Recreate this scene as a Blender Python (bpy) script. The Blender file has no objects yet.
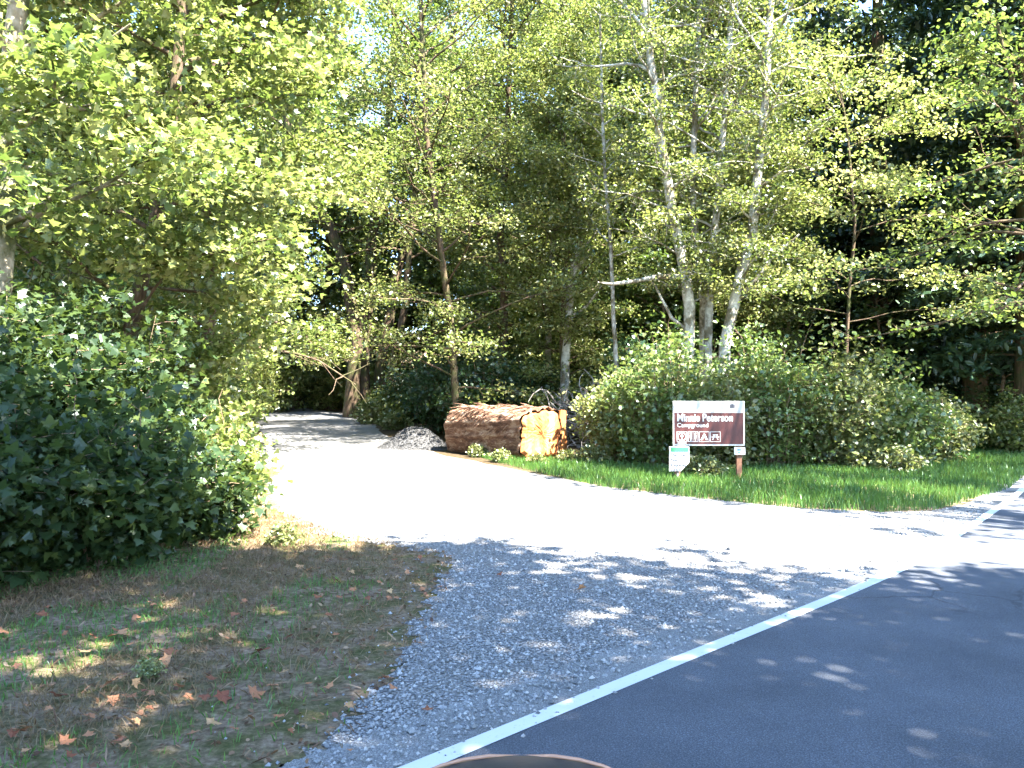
import bpy, math, random
import numpy as np
from mathutils import Vector
from mathutils.geometry import tessellate_polygon
PI = math.pi
sc = bpy.context.scene
COL = sc.collection

# ------------------------------------------------------------------ camera
F = 800.0; HOR = 395.0; EYE = 1.65
cam = bpy.data.objects.new('camera', bpy.data.cameras.new('camera')); COL.objects.link(cam)
cam.data.sensor_width = 36; cam.data.lens = 36 * F / 1024
cam.data.clip_start = 0.05; cam.data.clip_end = 2000
cam.location = (0, 0, EYE)
cam.rotation_euler = (PI / 2 + math.atan((HOR - 384) / F), 0, 0)
sc.camera = cam
# ------------------------------------------------------------------ light
SUN_AZ = math.atan2(0.76, -0.65); SUN_EL = math.radians(55)
SD = Vector((math.sin(SUN_AZ) * math.cos(SUN_EL), math.cos(SUN_AZ) * math.cos(SUN_EL), math.sin(SUN_EL)))
w = bpy.data.worlds.new('World'); sc.world = w; w.use_nodes = True
nt = w.node_tree; bg = nt.nodes['Background']
sky = nt.nodes.new('ShaderNodeTexSky'); sky.sky_type = 'NISHITA'; sky.sun_disc = False
sky.sun_elevation = SUN_EL; sky.sun_rotation = SUN_AZ
sky.air_density = 1.0; sky.dust_density = 0.3; sky.ozone_density = 3.0
nt.links.new(sky.outputs[0], bg.inputs[0]); bg.inputs[1].default_value = 0.10
sl = bpy.data.lights.new('sun', 'SUN'); sl.energy = 5.0; sl.angle = math.radians(0.5); sl.color = (1, 0.93, 0.80)
so = bpy.data.objects.new('sun', sl); COL.objects.link(so); so.rotation_euler = SD.to_track_quat('Z', 'Y').to_euler()
so.location = (20, -10, 40)
sc.view_settings.view_transform = 'Standard'; sc.view_settings.look = 'None'
sc.view_settings.exposure = 3.65
sc.view_settings.use_white_balance = True; sc.view_settings.white_balance_temperature = 6100; sc.view_settings.white_balance_tint = 10; sc.view_settings.gamma = 1
cy = sc.cycles
cy.max_bounces = 5; cy.diffuse_bounces = 4; cy.glossy_bounces = 2; cy.transmission_bounces = 3; cy.transparent_max_bounces = 4
cy.use_denoising = True; cy.use_adaptive_sampling = True; cy.adaptive_threshold = 0.02
cy.caustics_reflective = False; cy.caustics_refractive = False
cy.sample_clamp_indirect = 6

# ------------------------------------------------------------------ helpers
def H(x, y):
    t = max(0.0, y - 17.0); h = max(0.0, y - 58.0)
    return 0.03 * t * t / (t + 6.0) + 0.4 * h * h / (h + 10)
def at(px, py, Y=None):
    """pixel of the photograph -> point on the ground (or at depth Y)"""
    if Y is None:
        z = 0.0; Y = 10.0
        for _ in range(30):
            Y = F * (EYE - z) / max(1.0, py - HOR); z = H(0, Y)
        return Vector(((px - 512) / F * Y, Y, z))
    return Vector(((px - 512) / F * Y, Y, EYE - (py - HOR) / F * Y))

def tag(o, label=None, cat=None, group=None, kind=None):
    if label: o['label'] = label
    if cat: o['category'] = cat
    if group: o['group'] = group
    if kind: o['kind'] = kind
    return o
def empty(name, loc=(0, 0, 0), rz=0.0):
    o = bpy.data.objects.new(name, None); COL.objects.link(o); o.location = loc; o.rotation_euler = (0, 0, rz)
    o.empty_display_size = 0.3
    return o

class MB:
    """collects vertices and faces of one mesh"""
    def __init__(s): s.v = []; s.f = []; s.n = 0; s.t = []
    def add(s, v, f, tint=None):
        v = np.asarray(v, dtype=np.float32).reshape(-1, 3); f = np.asarray(f, dtype=np.int32)
        s.v.append(v); s.f.append(f + s.n); s.n += len(v)
        s.t.append(np.full(len(f), 0.5, np.float32) if tint is None else np.asarray(tint, np.float32))
    def ngon(s, v): s.add(v, [list(range(len(v)))])
    def tube(s, pts, rad, seg=6, cap=True):
        P = np.array([tuple(p) for p in pts], np.float64); n = len(P)
        R = np.broadcast_to(np.asarray(rad, np.float64), (n,))
        T = np.gradient(P, axis=0); T /= np.linalg.norm(T, axis=1, keepdims=True) + 1e-9
        m = np.mean(T, axis=0); ref = np.array([1.0, 0, 0]) if abs(m[0]) < 0.6 * np.linalg.norm(m) + 1e-9 else np.array([0, 1.0, 0])
        A = np.cross(T, ref); A /= np.linalg.norm(A, axis=1, keepdims=True) + 1e-9
        B = np.cross(T, A)
        a = np.linspace(0, 2 * PI, seg, endpoint=False)
        V = P[:, None] + R[:, None, None] * (np.cos(a)[None, :, None] * A[:, None] + np.sin(a)[None, :, None] * B[:, None])
        i = np.arange(n - 1)[:, None] * seg; j = np.arange(seg)[None]; k = (np.arange(seg)[None] + 1) % seg
        s.add(V.reshape(-1, 3), np.stack([i + j, i + k, i + seg + k, i + seg + j], -1).reshape(-1, 4))
        if cap and seg > 3:
            s.add(V[-1], [list(range(seg))]); s.add(V[0][::-1], [list(range(seg))])
    def box(s, c, d, rz=0.0):
        c = np.array(tuple(c), float); d = np.array(d, float) / 2
        q = np.array([[x, y, z] for z in (-1, 1) for y in (-1, 1) for x in (-1, 1)], float) * d
        cs, sn = math.cos(rz), math.sin(rz)
        q = np.stack([q[:, 0] * cs - q[:, 1] * sn, q[:, 0] * sn + q[:, 1] * cs, q[:, 2]], -1) + c
        s.add(q, [[0, 2, 3, 1], [4, 5, 7, 6], [0, 1, 5, 4], [2, 6, 7, 3], [0, 4, 6, 2], [1, 3, 7, 5]])
    def mesh(s, name, mat, smooth=False):
        me = bpy.data.meshes.new(name)
        V = np.concatenate(s.v)
        me.vertices.add(len(V)); me.vertices.foreach_set('co', V.ravel())
        loops = np.concatenate([f.ravel() for f in s.f])
        cnt = np.concatenate([np.full(len(f), f.shape[1], np.int32) for f in s.f])
        st = np.concatenate([[0], np.cumsum(cnt)[:-1]]).astype(np.int32)
        me.loops.add(len(loops)); me.loops.foreach_set('vertex_index', loops.astype(np.int32))
        me.polygons.add(len(cnt)); me.polygons.foreach_set('loop_start', st); me.polygons.foreach_set('loop_total', cnt)
        me.update(calc_edges=True)
        me.polygons.foreach_set('use_smooth', np.full(len(cnt), smooth, dtype=bool))
        at_ = me.attributes.new('tint', 'FLOAT', 'FACE'); at_.data.foreach_set('value', np.concatenate(s.t))
        if mat: me.materials.append(mat)
        me.validate()
        return me
    def build(s, name, mat, parent=None, smooth=False):
        o = bpy.data.objects.new(name, s.mesh(name, mat, smooth)); COL.objects.link(o)
        if parent: o.parent = parent
        return o

# leaf outlines (u across, v along, w up)
T_QUAD = np.array([[0, 0, 0], [.36, .45, .07], [0, 1, -.05], [-.36, .45, .07]])
T_OVAL = np.array([[0, 0, 0], [.26, .22, .05], [.30, .6, .03], [0, 1, -.06], [-.30, .6, .03], [-.26, .22, .05]])
_m = [(0, 0), (.25, .05), (.55, .02), (.42, .28), (.62, .58), (.30, .52), (.22, .72), (0, 1.05), (-.22, .72), (-.30, .52), (-.62, .58), (-.42, .28), (-.55, .02), (-.25, .05)]
T_MAPLE = np.array([[x, y, .10 * abs(x) - .10 * y * y] for x, y in _m])
T_NEEDLE = np.array([[-.10, 0, 0], [.10, 0, 0], [.16, .6, -.02], [0, 1, -.08], [-.16, .6, -.02]])
def leaves(mb, C, size, rng, tmpl, up=0.9, tintc=None, droop=0.0, tvar=0.3):
    """one leaf-shaped face at every row of C"""
    n = len(C)
    if n == 0: return
    N = rng.normal(size=(n, 3)) * 0.6; N[:, 2] += up; N /= np.linalg.norm(N, axis=1, keepdims=True)
    D = rng.normal(size=(n, 3)); D[:, 2] -= droop
    T = D - np.sum(D * N, 1, keepdims=True) * N; T /= np.linalg.norm(T, axis=1, keepdims=True) + 1e-9
    B = np.cross(N, T)
    S = size * rng.uniform(0.4, 1.45, n)
    V = C[:, None] + S[:, None, None] * (tmpl[None, :, 0, None] * B[:, None] + tmpl[None, :, 1, None] * T[:, None] + tmpl[None, :, 2, None] * N[:, None])
    k = len(tmpl)
    t = (0.5 if tintc is None else tintc) + rng.normal(size=n) * tvar * 0.6
    mb.add(V.reshape(-1, 3), np.arange(n * k).reshape(n, k), np.clip(t, 0, 1))

# ------------------------------------------------------------------ materials
def newmat(name):
    m = bpy.data.materials.new(name); m.use_nodes = True; t = m.node_tree
    for n in list(t.nodes): t.nodes.remove(n)
    out = t.nodes.new('ShaderNodeOutputMaterial')
    return m, t, out
def N(t, kind, **kw):
    n = t.nodes.new(kind)
    for k, v in kw.items():
        if k in n.inputs: n.inputs[k].default_value = v
        else: setattr(n, k, v)
    return n
def ramp(t, fac, stops):
    r = t.nodes.new('ShaderNodeValToRGB'); e = r.color_ramp.elements
    while len(e) < len(stops): e.new(0.5)
    for i, (p, c) in enumerate(stops): e[i].position = p; e[i].color = (*c, 1) if len(c) == 3 else c
    t.links.new(fac, r.inputs[0]); return r.outputs[0]
def noise(t, scale, detail=4, rough=.6, vec=None, **kw):
    n = N(t, 'ShaderNodeTexNoise', Scale=scale, Detail=detail, Roughness=rough, **kw)
    if vec: t.links.new(vec, n.inputs['Vector'])
    return n.outputs['Fac']
def objco(t, scale=(1, 1, 1)):
    c = N(t, 'ShaderNodeTexCoord'); m = N(t, 'ShaderNodeMapping'); m.inputs['Scale'].default_value = scale
    t.links.new(c.outputs['Object'], m.inputs[0]); return m.outputs[0]
def mixc(t, f, a, b):
    m = N(t, 'ShaderNodeMix', data_type='RGBA')
    for s, v in ((0, f), (6, a), (7, b)):
        if isinstance(v, bpy.types.NodeSocket): t.links.new(v, m.inputs[s])
        elif s: m.inputs[s].default_value = (*v, 1)
        else: m.inputs[s].default_value = v
    return m.outputs[2]
def princ(t, out, col, rough=.9, bump=None, bs=.5, bd=.02, spec=.3):
    p = N(t, 'ShaderNodeBsdfPrincipled', Roughness=rough)
    p.inputs['Specular IOR Level'].default_value = spec
    if isinstance(col, bpy.types.NodeSocket): t.links.new(col, p.inputs['Base Color'])
    else: p.inputs['Base Color'].default_value = (*col, 1)
    if bump is not None:
        b = N(t, 'ShaderNodeBump', Strength=bs, Distance=bd); t.links.new(bump, b.inputs['Height']); t.links.new(b.outputs[0], p.inputs['Normal'])
    t.links.new(p.outputs[0], out.inputs[0]); return p
def leafmat(name, a, b, c, trans=.45, gloss=.05, rough=.40):
    m, t, out = newmat(name)
    at_ = N(t, 'ShaderNodeAttribute', attribute_name='tint'); oi = N(t, 'ShaderNodeObjectInfo')
    col = ramp(t, at_.outputs['Fac'], [(0, a), (.5, b), (1, c)])
    hv = N(t, 'ShaderNodeHueSaturation'); t.links.new(col, hv.inputs['Color'])
    mr = N(t, 'ShaderNodeMapRange'); mr.inputs[3].default_value = .85; mr.inputs[4].default_value = 1.15
    t.links.new(oi.outputs['Random'], mr.inputs[0]); t.links.new(mr.outputs[0], hv.inputs['Value'])
    d = N(t, 'ShaderNodeBsdfDiffuse'); tr = N(t, 'ShaderNodeBsdfTranslucent'); g = N(t, 'ShaderNodeBsdfGlossy', Roughness=rough)
    g.inputs['Color'].default_value = (.85, .9, .95, 1)
    t.links.new(hv.outputs[0], d.inputs[0])
    tc = mixc(t, .35, hv.outputs[0], (.17, .24, .03)); t.links.new(tc, tr.inputs[0])
    m1 = N(t, 'ShaderNodeMixShader', Fac=trans); t.links.new(d.outputs[0], m1.inputs[1]); t.links.new(tr.outputs[0], m1.inputs[2])
    m2 = N(t, 'ShaderNodeMixShader', Fac=gloss); t.links.new(m1.outputs[0], m2.inputs[1]); t.links.new(g.outputs[0], m2.inputs[2])
    t.links.new(m2.outputs[0], out.inputs[0]); return m
LM = leafmat('maple_leaf', (.06, .10, .02), (.13, .175, .034), (.27, .27, .08), trans=.5)
LMB = leafmat('maple_leaf_bright', (.07, .11, .024), (.185, .22, .05), (.38, .36, .13), trans=.55)
LA = leafmat('alder_leaf', (.075, .11, .026), (.19, .215, .05), (.36, .33, .11), trans=.55)
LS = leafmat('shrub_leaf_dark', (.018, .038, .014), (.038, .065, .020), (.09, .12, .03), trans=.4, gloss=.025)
LH = leafmat('hedge_leaf', (.09, .115, .03), (.18, .20, .06), (.33, .30, .12), trans=.4)
LC = leafmat('conifer_needle', (.014, .032, .016), (.025, .05, .022), (.05, .075, .022), trans=.15, gloss=.05)
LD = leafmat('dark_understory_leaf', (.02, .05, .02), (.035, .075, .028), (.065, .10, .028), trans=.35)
LHG = leafmat('hedge_leaf_green', (.07, .12, .028), (.14, .20, .045), (.26, .28, .09), trans=.45)
LDS = leafmat('sapling_leaf', (.035, .07, .02), (.065, .11, .025), (.12, .155, .03), trans=.5)
GR = leafmat('grass_blade', (.04, .11, .018), (.075, .17, .025), (.14, .22, .04), trans=.35, gloss=.04)
GD = leafmat('dry_grass_blade', (.12, .075, .04), (.20, .13, .07), (.27, .19, .11), trans=.25, gloss=.02)

def barkmat(name, c1, c2, c3, zs=.25, sc_=9, moss=0.0, bands=False):
    m, t, out = newmat(name)
    v = objco(t, (1, 1, zs)); f = noise(t, sc_, 8, .65, v)
    col = ramp(t, f, [(.32, c1), (.5, c2), (.68, c3)])
    if bands:
        f2 = noise(t, 3.0, 5, .6, objco(t, (1, 1, .8)))
        col = mixc(t, ramp(t, f2, [(.47, (0, 0, 0)), (.58, (.9, .9, .9))]), col, (.12, .095, .05))
    if moss:
        f3 = noise(t, 2.2, 5, .6, objco(t)); th = 1 - moss
        col = mixc(t, ramp(t, f3, [(max(0, th - .5 + .1), (0, 0, 0)), (min(1, th - .5 + .28), (1, 1, 1))]), col, (.06, .065, .02))
    princ(t, out, col, .95, f, .9, .04); return m
BA = barkmat('alder_bark', (.20, .18, .14), (.42, .39, .33), (.62, .59, .52), 1.2, 5, 0, True)
BM = barkmat('mossy_maple_bark', (.04, .025, .014), (.085, .055, .034), (.15, .105, .07), .3, 10, .15)
BC = barkmat('conifer_bark', (.035, .02, .012), (.10, .055, .032), (.20, .11, .065), .15, 12, .2)
BG = barkmat('pale_bark', (.13, .10, .07), (.28, .23, .17), (.42, .37, .30), .6, 6, .25)
BT = barkmat('twig_bark', (.09, .055, .03), (.20, .14, .085), (.34, .26, .17), 1, 14)
BW = barkmat('weathered_wood', (.10, .08, .07), (.26, .23, .20), (.44, .41, .37), 1, 9)

def groundmat():
    m, t, out = newmat('verge_soil'); g = N(t, 'ShaderNodeNewGeometry'); p = g.outputs['Position']
    f = noise(t, .9, 6, .65, p); f2 = noise(t, 22, 6, .7, p); f3 = noise(t, 3.2, 5, .65, p)
    dry = ramp(t, f2, [(.3, (.08, .05, .034)), (.5, (.19, .135, .09)), (.72, (.34, .26, .18))])
    grn = ramp(t, f2, [(.3, (.035, .045, .015)), (.5, (.09, .085, .032)), (.75, (.17, .14, .07))])
    col = mixc(t, ramp(t, f3, [(.40, (0, 0, 0)), (.60, (1, 1, 1))]), dry, grn)
    # forest duff further back: darker needles and soil
    s = N(t, 'ShaderNodeSeparateXYZ'); t.links.new(p, s.inputs[0])
    mr = N(t, 'ShaderNodeMapRange'); mr.inputs[1].default_value = 14; mr.inputs[2].default_value = 19; t.links.new(s.outputs[1], mr.inputs[0])
    duff = ramp(t, f2, [(.3, (.025, .018, .010)), (.55, (.07, .05, .028)), (.75, (.13, .10, .05))])
    col = mixc(t, mr.outputs[0], col, duff)
    princ(t, out, col, 1, f2, .8, .03, .1); return m
M_GROUND = groundmat()
def gravelmat(name='gravel', fine=1.0, dk=1.0):
    m, t, out = newmat(name); g = N(t, 'ShaderNodeNewGeometry'); p = g.outputs['Position']
    vo = N(t, 'ShaderNodeTexVoronoi', Scale=64 * fine); t.links.new(p, vo.inputs['Vector'])
    sp = N(t, 'ShaderNodeSeparateColor'); t.links.new(vo.outputs['Color'], sp.inputs[0])
    st = ramp(t, sp.outputs[0], [(0, (.13, .13, .13)), (.4, (.26, .255, .25)), (.8, (.33, .32, .31)), (1, (.46, .44, .42))])
    gap = ramp(t, vo.outputs['Distance'], [(.35, (1, 1, 1)), (.75, (.35, .33, .31))])
    mx = N(t, 'ShaderNodeMix', data_type='RGBA', blend_type='MULTIPLY'); mx.inputs[0].default_value = 1
    t.links.new(st, mx.inputs[6]); t.links.new(gap, mx.inputs[7])
    f = noise(t, .8, 6, .65, p)
    col = mixc(t, ramp(t, f, [(.45, (0, 0, 0)), (.75, (.7, .7, .7))]), mx.outputs[2], (.24, .22, .195))
    inv = N(t, 'ShaderNodeMath', operation='SUBTRACT'); inv.inputs[0].default_value = 1; t.links.new(vo.outputs['Distance'], inv.inputs[1])
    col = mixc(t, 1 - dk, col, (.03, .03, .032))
    princ(t, out, col, .9, inv.outputs[0], .9, .02, .25); return m
M_GRAVEL = gravelmat()
def asphaltmat(name, base):
    m, t, out = newmat(name); g = N(t, 'ShaderNodeNewGeometry'); p = g.outputs['Position']
    f = noise(t, 130, 3, .7, p); f2 = noise(t, 1.1, 6, .6, p)
    a = ramp(t, f, [(.3, tuple(c * .45 for c in base)), (.5, base), (.72, tuple(c * 2.4 for c in base))])
    b = ramp(t, f2, [(.3, (.75, .75, .75)), (.7, (1.3, 1.28, 1.25))])
    mx = N(t, 'ShaderNodeMix', data_type='RGBA', blend_type='MULTIPLY'); mx.inputs[0].default_value = 1
    t.links.new(a, mx.inputs[6]); t.links.new(b, mx.inputs[7])
    vd = N(t, 'ShaderNodeTexVoronoi', Scale=.55, feature='DISTANCE_TO_EDGE')
    nz = N(t, 'ShaderNodeTexNoise', Scale=2.5, Detail=6); t.links.new(p, nz.inputs['Vector'])
    wv = N(t, 'ShaderNodeMix', data_type='RGBA', blend_type='LINEAR_LIGHT'); wv.inputs[0].default_value = .25
    t.links.new(p, wv.inputs[6]); t.links.new(nz.outputs['Color'], wv.inputs[7]); t.links.new(wv.outputs[2], vd.inputs['Vector'])
    ck = ramp(t, vd.outputs['Distance'], [(.0, (1, 1, 1)), (.006, (.6, .6, .6)), (.012, (0, 0, 0))])
    gate = noise(t, .35, 3, .5, p); mk = N(t, 'ShaderNodeMix', data_type='RGBA', blend_type='MULTIPLY'); mk.inputs[0].default_value = 1
    t.links.new(ck, mk.inputs[6]); t.links.new(ramp(t, gate, [(.5, (0, 0, 0)), (.6, (.7, .7, .7))]), mk.inputs[7])
    c2 = mixc(t, mk.outputs[2], mx.outputs[2], (.02, .02, .022))
    gr = noise(t, 4.5, 8, .75, p); c2 = mixc(t, ramp(t, gr, [(.6, (0, 0, 0)), (.8, (.35, .35, .35))]), c2, (.20, .19, .175))
    princ(t, out, c2, .82, f, .6, .006, .4); return m
M_ASPH = asphaltmat('asphalt', (.064, .070, .084))
M_SHLD = asphaltmat('worn_asphalt_edge', (.15, .148, .145))
def paintmat():
    m, t, out = newmat('road_paint'); g = N(t, 'ShaderNodeNewGeometry'); p = g.outputs['Position']
    f = noise(t, 30, 8, .75, p); col = mixc(t, ramp(t, f, [(.58, (0, 0, 0)), (.72, (.7, .7, .7))]), (.60, .59, .56), (.25, .25, .25))
    princ(t, out, col, .7, f, .3, .004); return m
M_PAINT = paintmat()
def simple(name, col, rough=.6, nz=.15, scale=20, metal=0.0, bump=.15, coat=0):
    m, t, out = newmat(name); f = noise(t, scale, 6, .6, objco(t))
    c = ramp(t, f, [(.3, tuple(x * (1 - nz) for x in col)), (.7, tuple(min(1, x * (1 + nz)) for x in col))])
    p = princ(t, out, c, rough, f, bump, .003, .5); p.inputs['Metallic'].default_value = metal; p.inputs['Coat Weight'].default_value = coat
    return m

# ------------------------------------------------------------------ ground, driveway, road
xs = np.concatenate([np.linspace(-900, -40, 12)[:-1], np.linspace(-40, 40, 81), np.linspace(40, 900, 12)[1:]])
ys = np.concatenate([np.linspace(-900, -20, 10)[:-1], np.linspace(-20, 80, 101), np.linspace(80, 1200, 14)[1:]])
mb = MB(); nx, ny = len(xs), len(ys)
V = np.array([[x, y, (H(x, y) if y < 80 else H(0, 80))] for y in ys for x in xs])
idx = np.arange(nx * ny).reshape(ny, nx)
mb.add(V, np.stack([idx[:-1, :-1], idx[:-1, 1:], idx[1:, 1:], idx[1:, :-1]], -1).reshape(-1, 4))
tag(mb.build('ground', M_GROUND, smooth=True), kind='structure')

EDGE = [(-30, -25.5), (-12, -7.9), (-3, 0.97), (-0.41, 3.54), (0.82, 4.75), (3.34, 7.22), (4.60, 8.66), (6.7, 11.2), (9.08, 14.2), (14.5, 21.6), (24, 35.5), (42, 64)]
def catmull(P, n=10):
    P = [np.array(p, float) for p in P]; out = []
    for i in range(len(P) - 1):
        p0 = P[max(0, i - 1)]; p1 = P[i]; p2 = P[i + 1]; p3 = P[min(len(P) - 1, i + 2)]
        for k in range(n):
            t = k / n
            out.append(.5 * ((2 * p1) + (p2 - p0) * t + (2 * p0 - 5 * p1 + 4 * p2 - p3) * t * t + (-p0 + 3 * p1 - 3 * p2 + p3) * t ** 3))
    out.append(P[-1]); return np.array(out)
EC = catmull(EDGE); TN = np.gradient(EC, axis=0); TN /= np.linalg.norm(TN, axis=1, keepdims=True)
LN = np.stack([-TN[:, 1], TN[:, 0]], -1)      # towards the verge
def strip(name, a, b, z, mat, rag=0.0, m=1):
    rng = np.random.default_rng(5); mb = MB(); E = EC; L = LN
    if rag:
        t = np.linspace(0, len(EC) - 1, len(EC) * 14); E = np.stack([np.interp(t, range(len(EC)), EC[:, k]) for k in (0, 1)], -1)
        L = np.stack([np.interp(t, range(len(EC)), LN[:, k]) for k in (0, 1)], -1)
    n = len(E); jit = np.convolve(rng.normal(size=n + 4), np.ones(5) / 5, 'valid') * rag
    A = E + L * (np.full(n, a) + jit)[:, None]; rows = []
    for k in range(m + 1):
        Q = A + (E + L * b - A) * (k / m); rows.append(np.array([[q[0], q[1], H(*q) + z] for q in Q]))
    V = np.stack(rows, 1).reshape(-1, 3); i = np.arange(n - 1)[:, None] * (m + 1) + np.arange(m)[None]
    mb.add(V, np.stack([i, i + m + 1, i + m + 2, i + 1], -1).reshape(-1, 4))
    return mb.build(name, mat)
tag(strip('shoulder', .44, .04, .010, M_SHLD, .035), kind='structure')
tag(strip('road', .06, -6.9, .014, M_ASPH, 0, 6), kind='structure')
tag(strip('edge_line', .055, -.055, .018, M_PAINT), kind='structure')
tag(strip('centre_line', -3.32, -3.43, .018, simple('yellow_paint', (.6, .36, .05))), kind='structure')
tag(strip('far_edge_line', -6.6, -6.71, .018, M_PAINT), kind='structure')

# gravel apron (flat part) and the driveway beyond
rng = np.random.default_rng(11)
def G(px, py): p = at(px, py); return (p.x, p.y)
left = [(-2.6, 1.9), G(300, 768), G(350, 715), G(392, 672), G(412, 630), G(432, 600), G(446, 572), G(452, 556), (-1.9, 9.15), (-2.3, 9.5), (-3.1, 11.0), (-3.9, 13), (-4.6, 15), (-4.9, 17)]
right = [(.4, 17), G(600, 486), G(700, 498), G(800, 508), G(880, 512), G(930, 511), G(975, 502), (8.7, 13.95), (6.55, 11.25), (4.5, 8.7), (3.25, 7.3), (.7, 4.85), (-.5, 3.6)]
def ragged(P, amp, step=.06):
    out = []
    for a, b in zip(P[:-1], P[1:]):
        a = np.array(a); b = np.array(b); n = max(1, int(np.linalg.norm(b - a) / step))
        for k in range(n): out.append(a + (b - a) * k / n + rng.normal(size=2) * amp)
    out.append(np.array(P[-1])); return out
poly = ragged(left, .06) + ragged(right[:7], .02) + [np.array(q) for q in right[7:]]
vs = [Vector((p[0], p[1], .004)) for p in poly]
mb = MB(); mb.add([tuple(v) for v in vs], [list(t) for t in tessellate_polygon([vs])])
GRAVEL_POLY = np.array([[v.x, v.y] for v in vs])
far = [(17, -4.9, .4), (19, -5.9, -.6), (21, -6.7, -1.7), (24, -7.6, -3.0), (27, -8.4, -4.0), (30, -9.4, -4.9), (35, -11.2, -6.0), (40, -13.2, -7.6), (44, -15.5, -9.4), (50, -20, -13), (56, -27, -18)]
yy = np.linspace(17, 56, 60); fl = np.interp(yy, [f[0] for f in far], [f[1] for f in far]); fr = np.interp(yy, [f[0] for f in far], [f[2] for f in far])
V = []
for y, a, b in zip(yy, fl, fr):
    ja, jb = (rng.normal(size=2) * .06 if y > 17 else (0, 0))
    V += [(a + ja + (b + jb - a - ja) * k / 4, y, H(0, y) + .004) for k in range(5)]
i = np.arange(59)[:, None] * 5 + np.arange(4)[None]
mb.add(V, np.stack([i, i + 1, i + 6, i + 5], -1).reshape(-1, 4))
tag(mb.build('gravel_driveway', M_GRAVEL), kind='structure')

def inside(P, poly):
    x, y = P[:, 0], P[:, 1]; r = np.zeros(len(P), bool); q = np.roll(poly, -1, axis=0)
    for (x0, y0), (x1, y1) in zip(poly, q):
        c = ((y0 > y) != (y1 > y)); r ^= c & (x < (x1 - x0) * (y - y0) / (y1 - y0 + 1e-12) + x0)
    return r

# loose stones on the near gravel
def stones(P, S, rng):
    base = np.array([[1, 0, 0], [-1, 0, 0], [0, 1, 0], [0, -1, 0], [0, 0, .75], [0, 0, -.75]], float)
    F_ = np.array([[0, 2, 4], [2, 1, 4], [1, 3, 4], [3, 0, 4], [2, 0, 5], [1, 2, 5], [3, 1, 5], [0, 3, 5]])
    n = len(P); a = rng.uniform(0, 2 * PI, n); V = base[None] * (1 + rng.normal(size=(n, 6, 3)) * .25) * S[:, None, None]
    x = V[..., 0] * np.cos(a)[:, None] - V[..., 1] * np.sin(a)[:, None]; y = V[..., 0] * np.sin(a)[:, None] + V[..., 1] * np.cos(a)[:, None]
    V = np.stack([x, y, V[..., 2]], -1) + P[:, None]
    return V.reshape(-1, 3), (F_[None] + np.arange(n)[:, None, None] * 6).reshape(-1, 3), np.repeat(rng.uniform(0, 1, n), 8)
m, t, out = newmat('gravel_stone'); a_ = N(t, 'ShaderNodeAttribute', attribute_name='tint')
princ(t, out, ramp(t, a_.outputs['Fac'], [(0, (.10, .10, .10)), (.4, (.22, .22, .215)), (.8, (.30, .29, .28)), (1, (.38, .37, .35))]), .9); M_STONE = m
n = 80000
Yr = 2.6 + (rng.uniform(0, 1, n) ** 1.6) * 9; Xr = rng.uniform(-.62, .75, n) * Yr
P = np.stack([Xr, Yr, np.full(n, .008)], -1); P = P[inside(P[:, :2], GRAVEL_POLY)]
# thinner coat, spilling past the ragged edge
Q = np.stack([rng.uniform(-3.6, -.3, 3500), rng.uniform(2.4, 9, 3500), np.full(3500, .003)], -1)
ex = np.interp(Q[:, 1], [q[1] for q in left[1:8]], [q[0] for q in left[1:8]])
Q = Q[(Q[:, 0] < ex) & (rng.uniform(size=len(Q)) < np.exp((Q[:, 0] - ex) / .2))]
P = np.concatenate([P, Q])
e_i = rng.integers(20, 75, 1500); off = .36 - np.abs(rng.normal(size=1500)) * .16
Q = EC[e_i] + (EC[np.minimum(e_i + 1, len(EC) - 1)] - EC[e_i]) * rng.uniform(size=(1500, 1)) + LN[e_i] * off[:, None]
P = np.concatenate([P, np.stack([Q[:, 0], Q[:, 1], np.full(1500, .02)], -1)])
mb = MB(); mb.add(*stones(P, rng.gamma(4, .0016, len(P)) + .003, rng))
tag(mb.build('gravel_stones', M_STONE), kind='stuff', label='loose grey crushed stones covering the driveway mouth', cat='gravel')

# ------------------------------------------------------------------ grass
def blades(mb, P, h, wd, rng, lean=.5):
    n = len(P); hh = h * rng.uniform(.45, 1.3, n); a = rng.uniform(0, 2 * PI, n); ca, sa = np.cos(a), np.sin(a)
    l = hh * rng.uniform(0, lean, n); b = rng.uniform(0, 2 * PI, n); dx, dy = np.cos(b) * l, np.sin(b) * l; wv = wd * rng.uniform(.6, 1.3, n)
    V = np.zeros((n, 5, 3)); V += P[:, None]
    V[:, 0, 0] -= ca * wv; V[:, 0, 1] -= sa * wv; V[:, 1, 0] += ca * wv; V[:, 1, 1] += sa * wv
    V[:, 2, 0] += ca * wv * .7 + dx * .4; V[:, 2, 1] += sa * wv * .7 + dy * .4; V[:, 2, 2] += hh * .6
    V[:, 3, 0] += dx; V[:, 3, 1] += dy; V[:, 3, 2] += hh
    V[:, 4, 0] += -ca * wv * .7 + dx * .4; V[:, 4, 1] += -sa * wv * .7 + dy * .4; V[:, 4, 2] += hh * .6
    mb.add(V.reshape(-1, 3), np.arange(n * 5).reshape(n, 5), np.clip(rng.normal(.5, .25, n), 0, 1))
def scatter(poly, n, rng):
    poly = np.array(poly, float); lo, hi = poly.min(0), poly.max(0); P = rng.uniform(lo, hi, (n, 2)); return P[inside(P, poly)]
def lump(P, s=1.0, seed=0):
    r = np.random.default_rng(seed); f = np.zeros(len(P))
    for k in range(5):
        d = r.normal(size=2) * s * (1.6 ** k); f += np.sin(P @ d + r.uniform(0, 6)) / (1.25 ** k)
    return f / 2.2
def onground(P, z=0.0): return np.array([[p[0], p[1], H(p[0], p[1]) + z] for p in P])
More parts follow.
